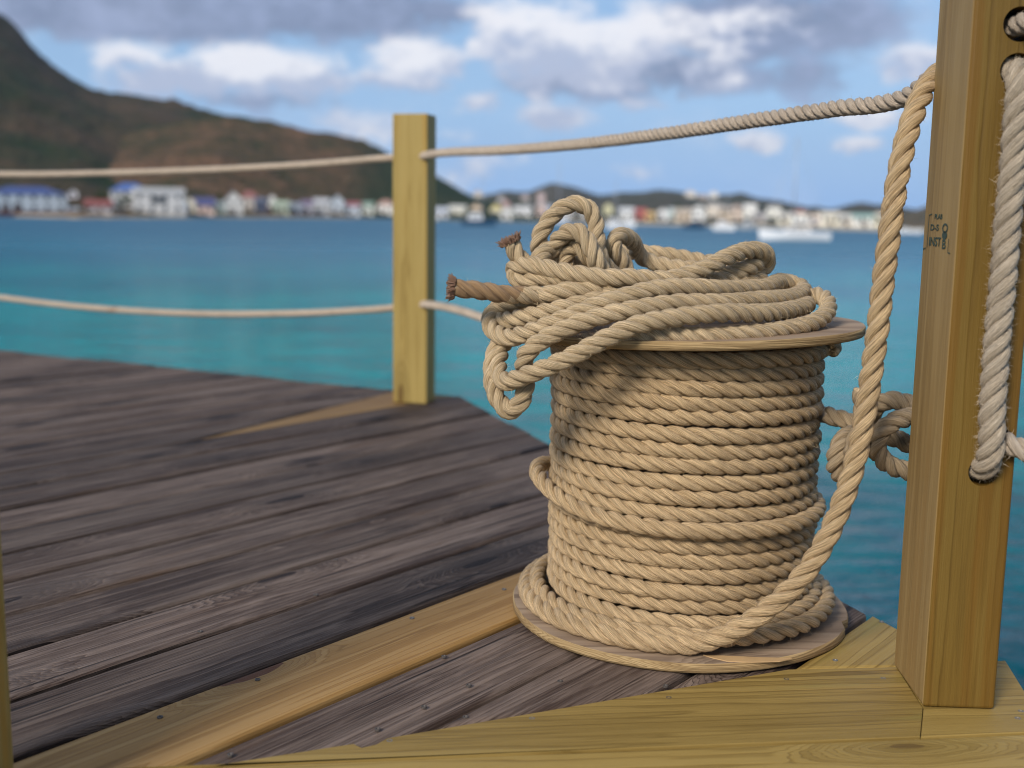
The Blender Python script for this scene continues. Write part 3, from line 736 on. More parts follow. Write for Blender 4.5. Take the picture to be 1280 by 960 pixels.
f = bm.faces.new([bm.verts.new(p) for p in ((-5000, -400, SEA), (5000, -400, SEA), (5000, 9000, SEA), (-5000, 9000, SEA))])
sea = link('sea', bm_mesh('sea', bm), M_sea); tag(sea, 'turquoise bay water with small ripples', kind='structure')

# =====================================================================
#  HILLS AND SHORE
# =====================================================================
SHORE = [(-500, 266), (-200, 267), (0, 270), (100, 273), (300, 272.3), (490, 273), (550, 275), (640, 277), (760, 279.5), (900, 283), (1000, 285.5), (1100, 288.5), (1160, 290), (1280, 294), (1700, 305)]
def az2px(a):        # azimuth -> column along the horizon
    lo, hi = -3000., 4200.
    for _ in range(40):
        mi = (lo+hi)/2
        if azel(mi, horizon(mi))[0] < a: lo = mi
        else: hi = mi
    return lo
def interp(tab, x): return float(np.interp(x, [p[0] for p in tab], [p[1] for p in tab]))
def shore_r(px):
    e = -azel(px, interp(SHORE, px))[1]; return (CAMZ-SEA)/math.tan(max(e, .002))
RIDGE = {
 'peak': ([(-900, 60), (-600, -60), (-350, -115), (-200, -90), (-100, -50), (0, 14), (30, 37), (60, 67), (100, 95), (140, 113), (200, 126), (250, 137), (280, 147), (330, 175), (400, 215), (470, 250), (540, 268), (620, 272)], 1150, 1.25),
 'spur': ([(-900, 150), (-500, 60), (-200, 110), (0, 185), (100, 182), (170, 166), (240, 151), (275, 145), (330, 151), (370, 161), (420, 167), (455, 175), (490, 191), (530, 209), (560, 227), (590, 243), (620, 255), (660, 266), (700, 272)], 760, 1.15),
 'town': ([(520, 270), (560, 256), (600, 244), (632, 239), (660, 240), (690, 228), (715, 232), (750, 246), (785, 243), (820, 238), (850, 240), (885, 248), (925, 243), (960, 252), (1000, 258), (1040, 263), (1075, 255), (1110, 256), (1150, 263), (1200, 267), (1300, 270), (1500, 272)], 1900, 1.6),
 'point': ([(1060, 280), (1110, 276), (1140, 264), (1165, 254), (1200, 246), (1260, 241), (1340, 238), (1500, 230), (1800, 240)], 900, 1.4)}
def ridge_h(name, px):
    tab, D, g = RIDGE[name]; e = azel(px, interp(tab, px))[1]; return CAMZ + D*math.tan(e)
def ground_z(name, px, r):
    tab, D, g = RIDGE[name]; r0 = shore_r(px); h = ridge_h(name, px)
    if r < r0+16: return SEA + .75*min(1, max(-2, (r-r0+2)/5.))
    t_ = (r-r0-16)/(D-r0-16); zb = SEA+.75
    if h < zb+.5: return zb - 1.2*t_
    if t_ <= 1: return zb + (h-zb)*t_**g
    return zb + (h-zb)*max(-.3, 1-(t_-1)*1.1)
def hill_mat(name, brown, green, sand, gsc):
    m, t, b = new_mat(name)
    P = t.node('ShaderNodeNewGeometry').outputs['Position']; x, y, zz_ = t.sep(P)
    n1 = t.noise(P, gsc, 5, .6); n2 = t.noise(P, gsc*6, 5, .65); n3 = t.noise(P, gsc*25, 3, .6)
    v = t.math('ADD', t.math('MULTIPLY', n1, .62), t.math('MULTIPLY', n2, .38))
    c = t.ramp(v, [(.40, green), (.49, tuple((a+c_)/2 for a, c_ in zip(green, brown))), (.56, brown), (.68, tuple(x_*1.35 for x_ in brown))])
    c = t.mix(t.sstep(n3, .50, .68), c, tuple(x_*.45 for x_ in green))
    c = t.mix(t.sstep(t.math('ADD', zz_, t.math('MULTIPLY', n2, .5)), SEA+1.05, SEA+.8), c, sand)
    if name == 'dry_spur':      # the seaward end of the spur is wooded
        c = t.mix(t.math('MULTIPLY', t.sstep(t.math('ADD', t.math('DIVIDE', x, y), t.math('MULTIPLY', t.math('SUBTRACT', n1, .5), .16)), -.155, -.105), .9), c, t.mix(n2, (.012, .030, .014), (.035, .055, .026)))
    t.put(b.inputs['Base Color'], c); b.inputs['Roughness'].default_value = .95; b.inputs['Specular IOR Level'].default_value = .1
    t.put(b.inputs['Normal'], t.bump(t.math('ADD', n2, t.math('MULTIPLY', n3, .5)), 1., 6.))
    return m
HM = {'peak': hill_mat('dry_hillside', (.078, .053, .032), (.016, .034, .013), (.3, .25, .18), .010),
      'spur': hill_mat('dry_spur', (.165, .094, .054), (.018, .038, .016), (.38, .31, .22), .012),
      'town': hill_mat('far_hillside', (.10, .085, .068), (.045, .06, .042), (.45, .38, .28), .006),
      'point': hill_mat('far_point', (.16, .12, .085), (.05, .065, .035), (.62, .52, .38), .010)}
def hill(name, px0, px1, n_az, n_r, label, amp):
    tab, D, g = RIDGE[name]; V = []; Fc = []
    pxs = np.linspace(px0, px1, n_az)
    for px in pxs:
        a = azel(px, horizon(px))[0]; r0 = shore_r(px); h = ridge_h(name, px)
        for j in range(n_r):
            q = j/(n_r-1); 
            if name == 'peak': r = r0+60 + (D*1.5-r0-60)*q
            else: r = (r0-6) + (D*1.45-r0+6)*q**1.5
            zz_ = ground_z(name, px, r); x, y = r*math.sin(a), r*math.cos(a)
            k_ = min(1, max(0, (zz_-SEA-1.2)/max(8., .35*(h-SEA))))
            d = (mnoise.fractal(Vector((x*.011, y*.011, 1.7)), .9, 2.1, 5)*amp + mnoise.fractal(Vector((x*.07, y*.07, 4.1)), .6, 2.0, 4)*amp*.16)*k_
            V.append((x, y, zz_+d))
    for i in range(n_az-1):
        for j in range(n_r-1):
            a = i*n_r+j; Fc.append((a, a+n_r, a+n_r+1, a+1))
    o = link('hill', mesh_np('hill', V, Fc, smooth=True), HM[name]); tag(o, label, kind='structure'); return o
hill('peak', -700, 600, 230, 110, 'tall dark brown hill rising out of the left of the photo', 9.)
hill('spur', -700, 690, 260, 110, 'lower dry brown spur behind the left shore', 4.5)
hill('town', 500, 1480, 220, 90, 'low bluish hills behind the town across the bay', 5.)
hill('point', 1050, 1700, 110, 70, 'pale point with a beach at far right', 3.)

# =====================================================================
#  HOUSES
# =====================================================================
_mc = {}
def calm(c, f):
    g = sum(c)/3; return tuple(x*(1-f)+g*f for x in c)
def wallm(c):
    c = calm(c, .25)
    if c not in _mc: _mc[c] = plain('painted_wall', c, .8, .15, var=.08, scale=.8)
    return _mc[c]
_rc = {}
def roofm(c):
    c = calm(c, .30)
    if c not in _rc: _rc[c] = plain('roof_sheet', c, .7, .2, var=.18, scale=1.2)
    return _rc[c]
M_glass = plain('window_glass', (.03, .04, .05), .2, .5)
M_frame = plain('white_trim', (.7, .7, .68), .6, .3)
def box_obj(name, x0, x1, y0, y1, z0, z1, mat, parent):
    bm = bmesh.new(); add_box(bm, x0, x1, y0, y1, z0, z1); return link(name, bm_mesh(name, bm), mat, parent)
def house(x, base, w_px, h_px, rise_px, kind, wc, rc, label, layer='spur', nwin=3, storeys=1, door=True, name='house', depth=None, cat='house', group='houses along the far shore', turn=0.):
    """x, base: where its foot stands; the slope under that sight line gives the distance."""
    e = azel(x, base)[1]; r0 = shore_r(x)+9; D = RIDGE[layer][1]
    lo, hi = r0, D
    for _ in range(40):
        mi = (lo+hi)/2
        if math.atan2(ground_z(layer, x, mi)-CAMZ, mi) < e: lo = mi
        else: hi = mi
    r = lo; a = azel(x, horizon(x))[0]; zg = ground_z(layer, x, r)
    k = r/F_PX*math.cos(a)**-1*.98; w, h, rise = w_px*k, h_px*k, rise_px*k
    d = depth or max(5., min(w*.8, 11.))
    root = empty(name, (r*math.sin(a), r*math.cos(a), zg-.15), -a+turn); tag(root, label, cat, group)
    z1 = h+.15; x0, x1 = -w/2, w/2
    bm = bmesh.new(); add_box(bm, x0, x1, 0, d, -1.5, z1)
    if kind == 'gable_front':
        for yy in (0, d):
            bm.faces.new([bm.verts.new(p) for p in ((x0, yy, z1), (x1, yy, z1), (0, yy, z1+rise))])
    if kind == 'gable_side':
        for xx in (x0, x1):
            bm.faces.new([bm.verts.new(p) for p in ((xx, 0, z1), (xx, d, z1), (xx, d/2, z1+rise))])
    link('wall', bm_mesh('wall', bm), wallm(wc), root)
    bm = bmesh.new(); ov = .35; th = .18
    def slab(q):
        lo_ = [bm.verts.new(p) for p in q]; hi_ = [bm.verts.new((p[0], p[1], p[2]+th)) for p in q]
        bm.faces.new(lo_[::-1]); bm.faces.new(hi_)
        for i in range(len(q)): bm.faces.new((lo_[i], lo_[(i+1) % len(q)], hi_[(i+1) % len(q)], hi_[i]))
    if kind == 'gable_front':
        s_ = rise/(w/2)*ov
        slab(((x0-ov, -ov, z1-s_+.02), (0, -ov, z1+rise+.02), (0, d+ov, z1+rise+.02), (x0-ov, d+ov, z1-s_+.02)))
        slab(((0, -ov, z1+rise+.02), (x1+ov, -ov, z1-s_+.02), (x1+ov, d+ov, z1-s_+.02), (0, d+ov, z1+rise+.02)))
    elif kind == 'gable_side':
        s_ = rise/(d/2)*ov
        slab(((x0-ov, -ov, z1-s_+.02), (x1+ov, -ov, z1-s_+.02), (x1+ov, d/2, z1+rise+.02), (x0-ov, d/2, z1+rise+.02)))
        slab(((x0-ov, d/2, z1+rise+.02), (x1+ov, d/2, z1+rise+.02), (x1+ov, d+ov, z1-s_+.02), (x0-ov, d+ov, z1-s_+.02)))
    elif kind == 'hip':
        i_ = min(w, d)*.42
        b_ = [(x0-ov, -ov, z1+.02), (x1+ov, -ov, z1+.02), (x1+ov, d+ov, z1+.02), (x0-ov, d+ov, z1+.02)]
        t_ = [(x0+i_, d/2, z1+rise), (x1-i_, d/2, z1+rise)]
        B_ = [bm.verts.new(p) for p in b_]; T_ = [bm.verts.new(p) for p in t_]
        bm.faces.new((B_[0], B_[1], T_[1], T_[0])); bm.faces.new((B_[2], B_[3], T_[0], T_[1])); bm.faces.new((B_[1], B_[2], T_[1])); bm.faces.new((B_[3], B_[0], T_[0])); bm.faces.new(B_[::-1])
    else:
        slab(((x0-ov, -ov, z1+.02), (x1+ov, -ov, z1+.02), (x1+ov, d+ov, z1+.02+rise), (x0-ov, d+ov, z1+.02+rise)))
    link('roof', bm_mesh('roof', bm), roofm(rc), root)
    ww = min(1.1, w*.5/max(1, nwin)); fh = h/storeys; wh = min(1.3, fh*.45)
    for s_ in range(storeys):
        for i in range(nwin):
            cx = x0+w*(i+.5)/nwin + (.0 if not (door and s_ == 0) else w*.04)
            if door and s_ == 0 and i == nwin//2: continue
            zz_ = .15+fh*s_+fh*.42
            o = box_obj('window', cx-ww/2, cx+ww/2, -.06, .02, zz_, zz_+wh, M_glass, root)
    if door: box_obj('door', -.5+w*.04, .5+w*.04, -.05, .02, .1, min(2.2, .15+fh*.8), roofm((.12, .09, .08)), root)
    return root, k, w, h, d
WH_SHADE = (.56, .57, .58); CR = (.74, .66, .50); BLU = (.03, .075, .28); GR = (.30, .31, .32); LB = (.42, .56, .68)
# --- left shore: cloud shade put into many of the wall colours ---
big, k_, w_, h_, d_ = house(34, 268, 80, 21, 8, 'hip', (.36, .44, .52), BLU, 'big pale blue waterfront building with blue hip roof at the left edge', nwin=6, storeys=2, name='waterfront_building', depth=14, cat='building', door=False)
box_obj('base_course', -w_/2-.1, w_/2+.1, -.14, .0, -.5, .9, roofm((.09, .015, .012)), big)
bm = bmesh.new(); add_box(bm, w_/2+.01, w_/2+5.2, .6, 9, -1.5, 2.2); vs = bm.verts[:]
link('annex', bm_mesh('annex', bm), wallm((.45, .55, .68)), big)
for i_ in range(3): box_obj('archway', -w_/2+1.2+i_*3.0, -w_/2+2.9+i_*3.0, -.19, .02, .9, 3.1, roofm((.05, .03, .03)), big)
house(163, 260, 42, 19, 9, 'hip', WH_SHADE, (.03, .12, .42), 'tall white house with bright blue roof above the red-roofed shed', nwin=4, storeys=2)
lb, k_, w_, h_, d_ = house(199, 268, 56, 24, 6, 'gable_side', (.55, .55, .55), (.40, .40, .39), 'long grey waterfront building with a dark opening and pale roof', nwin=4, storeys=2, name='waterfront_building', cat='building', door=False)
box_obj('opening', -w_*.16, w_*.16, -.08, .02, h_*.55, h_*.85, M_glass, lb)
for i_ in range(5): box_obj('column', -w_/2+i_*w_/4-.2, -w_/2+i_*w_/4+.2, -1.6, -1.2, 0, h_*.5, wallm(WH_SHADE), lb)
house(123, 266, 28, 8, 6, 'gable_side', (.50, .46, .47), (.27, .06, .05), 'low shed with red roof left of the tall blue-roofed house', nwin=3)
house(92, 249, 9, 7, 3, 'gable_front', (.74, .72, .78), (.5, .5, .52), 'tiny white house alone on the slope right of the big waterfront building', nwin=1, door=False)
house(76, 255, 10, 5, 4, 'hip', (.45, .2, .18), (.38, .07, .05), 'small reddish house on the slope just behind the big waterfront building', nwin=2, door=False)
house(237, 264, 14, 11, 5, 'gable_front', CR, (.34, .33, .34), 'small cream gabled house beside the long grey building', nwin=2)
house(227, 268, 14, 14, 5, 'gable_front', LB, (.25, .38, .52), 'light blue gabled boathouse at the right end of the long grey building', nwin=2, cat='boathouse')
house(255, 268, 24, 11, 8, 'gable_side', (.72, .50, .42), (.06, .07, .22), 'pink house with dark blue roof', nwin=3)
house(275, 266, 11, 10, 3, 'flat', (.30, .42, .40), (.24, .28, .28), 'small dull green house between the pink house and the tall white gable', nwin=2)
house(292, 267, 21, 16, 10, 'gable_front', (.60, .60, .58), (.5, .5, .51), 'tall white gabled house with a white roof', nwin=2, storeys=2)
house(312, 262, 20, 14, 8, 'hip', (.52, .46, .40), (.30, .09, .08), 'beige house with red hip roof above the pale beach', nwin=3)
house(326, 266, 14, 13, 5, 'gable_side', (.05, .08, .16), (.10, .12, .18), 'dark navy house next to the red hip roof', nwin=2)
house(340, 257, 9, 9, 4, 'gable_front', (.78, .76, .74), (.35, .35, .38), 'narrow white house behind the pale green one', nwin=1)
house(351, 267, 20, 10, 5, 'gable_side', (.42, .50, .36), (.34, .42, .30), 'pale green house with green roof', nwin=3)
house(369, 268, 14, 10, 4, 'flat', (.36, .42, .50), (.22, .26, .32), 'grey blue flat-roofed house right of the pale green one', nwin=2)
house(384, 268, 14, 12, 5, 'gable_side', (.48, .46, .52), (.16, .12, .22), 'grey house with purple roof', nwin=2)
house(402, 269, 19, 15, 5, 'gable_side', (.58, .58, .58), (.44, .45, .48), 'wide white house with pale grey roof', nwin=3, storeys=2)
house(422, 265, 17, 12, 9, 'gable_front', (.45, .52, .60), (.50, .56, .64), 'blue grey gabled house behind the brown rowing boat', nwin=2)
house(441, 269, 18, 12, 4, 'gable_side', (.52, .60, .70), (.36, .09, .11), 'powder blue house with dark red roof', nwin=3)
house(460, 268, 13, 11, 4, 'gable_side', (.66, .70, .62), (.20, .33, .25), 'white house with dark green roof', nwin=2)
house(482, 267, 21, 11, 6, 'hip', (.78, .74, .68), (.46, .24, .17), 'cream house with terracotta roof left of the far post', nwin=3)
# --- across the bay ---
T_ = dict(layer='town', group='houses of the town across the bay')
house(552, 273, 16, 9, 4, 'gable_side', (.68, .72, .80), (.46, .50, .58), 'bluish white house right beside the far post', nwin=3, **T_)
house(572, 272, 20, 12, 3, 'gable_side', (.78, .74, .60), (.60, .58, .52), 'cream house above the stern of the dark blue boat', nwin=3, **T_)
house(595, 271, 14, 12, 4, 'gable_front', (.78, .58, .40), (.50, .42, .36), 'peach gabled house above the dark blue boat', nwin=2, **T_)
house(620, 271, 15, 9, 6, 'hip', (.78, .72, .55), (.62, .50, .12), 'cream house with mustard yellow roof', nwin=2, **T_)
house(633, 275, 13, 10, 6, 'gable_front', (.80, .80, .78), (.72, .72, .72), 'small white gable at the waterline above the frayed rope end', nwin=2, **T_)
house(653, 270, 22, 9, 3, 'gable_side', (.80, .80, .80), (.64, .64, .64), 'long white house left of the standing rope loop', nwin=4, **T_)
house(677, 269, 12, 12, 4, 'gable_side', (.70, .50, .44), (.40, .34, .33), 'dusty pink house behind the left side of the rope loop', nwin=2, **T_)
house(686, 268, 9, 9, 3, 'gable_side', (.28, .42, .62), (.30, .34, .40), 'mid blue house seen beside the rope loop', nwin=2, **T_)
house(708, 271, 18, 12, 4, 'gable_side', (.62, .60, .58), (.40, .38, .38), 'grey house seen through the rope loop', nwin=3, **T_)
house(733, 272, 14, 11, 4, 'gable_side', (.76, .74, .70), (.5, .3, .25), 'off white house with brick red roof inside the rope loop', nwin=2, **T_)
house(597, 248, 11, 7, 3, 'hip', (.66, .60, .50), (.45, .32, .25), 'beige hillside house highest above the peach one', nwin=2, **T_)
house(626, 254, 8, 6, 3, 'hip', (.55, .53, .52), (.38, .34, .34), 'grey hillside house above the mustard roof', nwin=2, **T_)
house(632, 259, 9, 6, 3, 'hip', (.60, .36, .34), (.40, .20, .18), 'rose hillside house above the white waterline gable', nwin=2, **T_)
house(656, 252, 10, 5, 3, 'hip', (.64, .58, .58), (.42, .30, .28), 'mauve hillside house above the long white house', nwin=2, **T_)
house(676, 251, 9, 8, 2, 'flat', (.62, .44, .42), (.42, .36, .36), 'dull red hillside house left of the blue peak', nwin=2, **T_)
house(760, 268, 11, 9, 4, 'hip', (.72, .68, .36), (.60, .55, .25), 'bright yellow house right of the rope loop', nwin=2, **T_)
house(783, 274, 18, 11, 3, 'gable_side', (.74, .76, .76), (.60, .62, .64), 'pale house left of the red waterfront house', nwin=3, **T_)
house(801, 274, 13, 9, 4, 'gable_side', (.58, .10, .08), (.46, .08, .07), 'bright red waterfront house', nwin=2, **T_)
house(813, 276, 11, 8, 3, 'gable_side', (.78, .50, .12), (.62, .38, .10), 'orange house stuck to the red one', nwin=2, **T_)
house(828, 276, 13, 11, 4, 'gable_front', (.80, .81, .82), (.70, .71, .72), 'white gable right of the orange house', nwin=2, **T_)
house(839, 274, 8, 11, 3, 'flat', (.50, .62, .60), (.45, .50, .50), 'narrow sea green house right of the white gable', nwin=1, **T_)
house(854, 277, 20, 13, 3, 'gable_side', (.64, .50, .36), (.50, .42, .34), 'tan house above the small dark boat', nwin=3, **T_)
house(873, 276, 15, 15, 4, 'gable_front', (.80, .81, .80), (.66, .66, .66), 'tall white gabled house right of the tan one', nwin=2, storeys=2, **T_)
house(892, 270, 17, 12, 3, 'flat', (.76, .66, .54), (.50, .46, .42), 'cream flat-roofed house with tan blocks either side', nwin=3, **T_)
house(906, 278, 15, 16, 3, 'gable_side', (.60, .47, .33), (.48, .40, .32), 'brown tan block over the anchored white launch', nwin=2, storeys=2, **T_)
house(920, 276, 14, 15, 5, 'hip', (.74, .57, .44), (.46, .34, .28), 'peach block with brown hip roof over the rope hank', nwin=2, storeys=2, **T_)
house(937, 271, 15, 12, 3, 'gable_side', (.84, .82, .76), (.72, .70, .66), 'dazzling white house right of the peach block', nwin=2, **T_)
house(949, 279, 15, 9, 3, 'gable_side', (.55, .50, .47), (.42, .40, .40), 'greyish house left of the sailing yacht bow', nwin=2, **T_)
house(862, 248, 13, 7, 3, 'hip', (.74, .68, .60), (.52, .44, .38), 'left of two pale houses on the hill crest', nwin=2, **T_)
house(891, 249, 11, 7, 3, 'hip', (.74, .72, .68), (.55, .50, .46), 'right of two pale houses on the hill crest', nwin=2, **T_)
house(877, 251, 10, 6, 2, 'flat', (.52, .42, .36), (.42, .36, .32), 'brownish house between two pale ones on the hill crest', nwin=2, **T_)
house(967, 271, 16, 10, 2, 'flat', (.82, .80, .70), (.66, .64, .60), 'cream white house behind the yacht foredeck', nwin=2, **T_)
house(981, 282, 16, 11, 3, 'gable_side', (.80, .76, .62), (.60, .56, .50), 'pale yellow house just left of the yacht mast', nwin=2, **T_)
house(1000, 280, 20, 13, 4, 'hip', (.84, .82, .74), (.44, .16, .12), 'white house with red brown roof right of the yacht mast', nwin=3, **T_)
house(1019, 282, 13, 11, 4, 'gable_front', (.82, .68, .58), (.60, .50, .44), 'salmon gabled house above the yacht stern', nwin=2, **T_)
house(1037, 285, 20, 13, 3, 'gable_side', (.82, .76, .60), (.68, .62, .50), 'large cream house right of the salmon gable', nwin=3, **T_)
house(1058, 285, 15, 11, 3, 'gable_side', (.78, .72, .62), (.60, .58, .52), 'buff house in the middle of the beach row', nwin=2, **T_)
house(1080, 286, 24, 11, 3, 'gable_side', (.80, .80, .76), (.28, .50, .44), 'long white house with sea green roof', nwin=4, **T_)
house(1103, 286, 14, 13, 3, 'gable_side', (.80, .72, .48), (.60, .52, .40), 'yellowish house behind the rope led up to the post', nwin=2, **T_)

# =====================================================================
#  TREES ON THE LEFT SHORE
# =====================================================================
def leaf_mat(name, c1, c2):
    m, t, b = new_mat(name)
    n = t.noise(t.node('ShaderNodeTexCoord').outputs['Object'], 1.1, 3)
    t.put(b.inputs['Base Color'], t.mix(t.sstep(n, .35, .65), c1, c2)); b.inputs['Roughness'].default_value = .7; b.inputs['Specular IOR Level'].default_value = .2
    return m
M_leaf = leaf_mat('tree_leaves', (.014, .034, .010), (.045, .075, .020)); M_leaf2 = leaf_mat('olive_leaves', (.04, .05, .018), (.09, .09, .03))
M_bark = plain('bark', (.09, .07, .05), .9, .1)
def tree(x, base, h_px, w_px, mat, label, layer='spur', seed=0):
    rg = np.random.default_rng(seed+50); e = azel(x, base)[1]; lo, hi = shore_r(x)+9, RIDGE[layer][1]
    for _ in range(40):
        mi = (lo+hi)/2
        if math.atan2(ground_z(layer, x, mi)-CAMZ, mi) < e: lo = mi
        else: hi = mi
    r = lo; a = azel(x, horizon(x))[0]; k = r/F_PX; H_, W_ = h_px*k, w_px*k
    root = empty('tree', (r*math.sin(a), r*math.cos(a), ground_z(layer, x, r)-.2)); tag(root, label, 'tree', 'trees on the far shore')
    bm = bmesh.new(); add_cyl(bm, (0, 0, -.5), (0, 0, H_*.45), W_*.05+.08, W_*.03+.05, 8)
    for q in range(4):
        an = q*1.57+seed; add_cyl(bm, (0, 0, H_*.35), (W_*.25*math.cos(an), W_*.25*math.sin(an), H_*.65), W_*.025+.04, .03, 6)
    link('trunk', bm_mesh('trunk', bm), M_bark, root)
    V = []; Fc = []
    cl = [(rg.normal(0, W_*.2), rg.normal(0, W_*.2), H_*rg.uniform(.45, .85), W_*rg.uniform(.14, .26)) for _ in range(11)]
    for cx, cy_, cz, cr in cl:
        for _ in range(70):
            d = rg.normal(0, 1, 3); d /= np.linalg.norm(d); p = np.array([cx, cy_, cz])+d*cr*rg.uniform(.6, 1.08)*np.array([1, 1, .8])
            u_ = rg.normal(0, 1, 3); u_ /= np.linalg.norm(u_); v_ = np.cross(u_, d); v_ /= np.linalg.norm(v_)+1e-9; s_ = cr*rg.uniform(.10, .22)
            b0 = len(V); V.extend((p-u_*s_, p-v_*s_*.6, p+u_*s_, p+v_*s_*.6)); Fc.append((b0, b0+1, b0+2, b0+3))
    link('crown', mesh_np('crown', V, Fc), mat, root)
for i, (x, bs, h_, w_, mt, lb_) in enumerate([
    (127, 257, 20, 19, M_leaf, 'round dark green tree left of the tall blue-roofed house'),
    (155, 268, 24, 22, M_leaf, 'dark green tree in front of the tall blue-roofed house'),
    (72, 246, 12, 14, M_leaf2, 'olive tree on the slope above the big waterfront building'),
    (83, 262, 13, 14, M_leaf2, 'olive bush-like tree at the end of the big waterfront building'),
    (276, 255, 16, 14, M_leaf, 'dark tree on the slope left of the tall white gable'),
    (352, 256, 10, 16, M_leaf2, 'olive tree behind the pale green house'),
    (333, 258, 12, 12, M_leaf, 'dark tree between the navy house and the narrow white house'),
    (105, 266, 9, 12, M_leaf2, 'small olive tree left of the red-roofed shed'),
    (393, 268, 9, 8, M_leaf, 'small dark tree in front of the wide white house'),
    (450, 262, 12, 14, M_leaf, 'dark tree behind the green-roofed white house'),
    (215, 240, 10, 16, M_leaf2, 'olive tree above the right end of the long grey building'),
    (243, 262, 11, 8, M_leaf, 'dark tree squeezed between the cream gable and the pink house'),
    (267, 268, 8, 9, M_leaf, 'low dark tree right of the pink house by the water'),
    (303, 266, 8, 8, M_leaf2, 'low olive tree right of the tall white gable by the water'),
    (361, 268, 9, 7, M_leaf, 'low dark tree right of the pale green house by the water'),
    (378, 259, 11, 13, M_leaf, 'dark tree behind the grey blue flat-roofed house'),
    (414, 259, 13, 12, M_leaf, 'dark tree behind the wide white and blue grey houses'),
    (431, 268, 8, 7, M_leaf, 'low dark tree left of the powder blue house'),
    (470, 262, 13, 12, M_leaf, 'dark tree left of the cream terracotta-roofed house'),
    (60, 240, 10, 18, M_leaf, 'dark tree on the slope over the big waterfront building'),
    (20, 236, 11, 20, M_leaf, 'dark tree showing over the blue hip roof at the left edge')]):
    tree(x, bs, h_, w_, mt, lb_, seed=i)
for i, (x, bs, h_, w_, mt, lb_) in enumerate([
    (650, 261, 11, 18, M_leaf2, 'olive tree above the long white house across the bay'),
    (612, 262, 12, 16, M_leaf, 'dark tree above the peach and mustard houses'),
    (845, 264, 9, 20, M_leaf, 'dark tree above the tan house across the bay'),
    (1065, 275, 8, 16, M_leaf, 'dark tree behind the beach row of houses')]):
    tree(x, bs, h_, w_, mt, lb_, layer='town', seed=i+20)

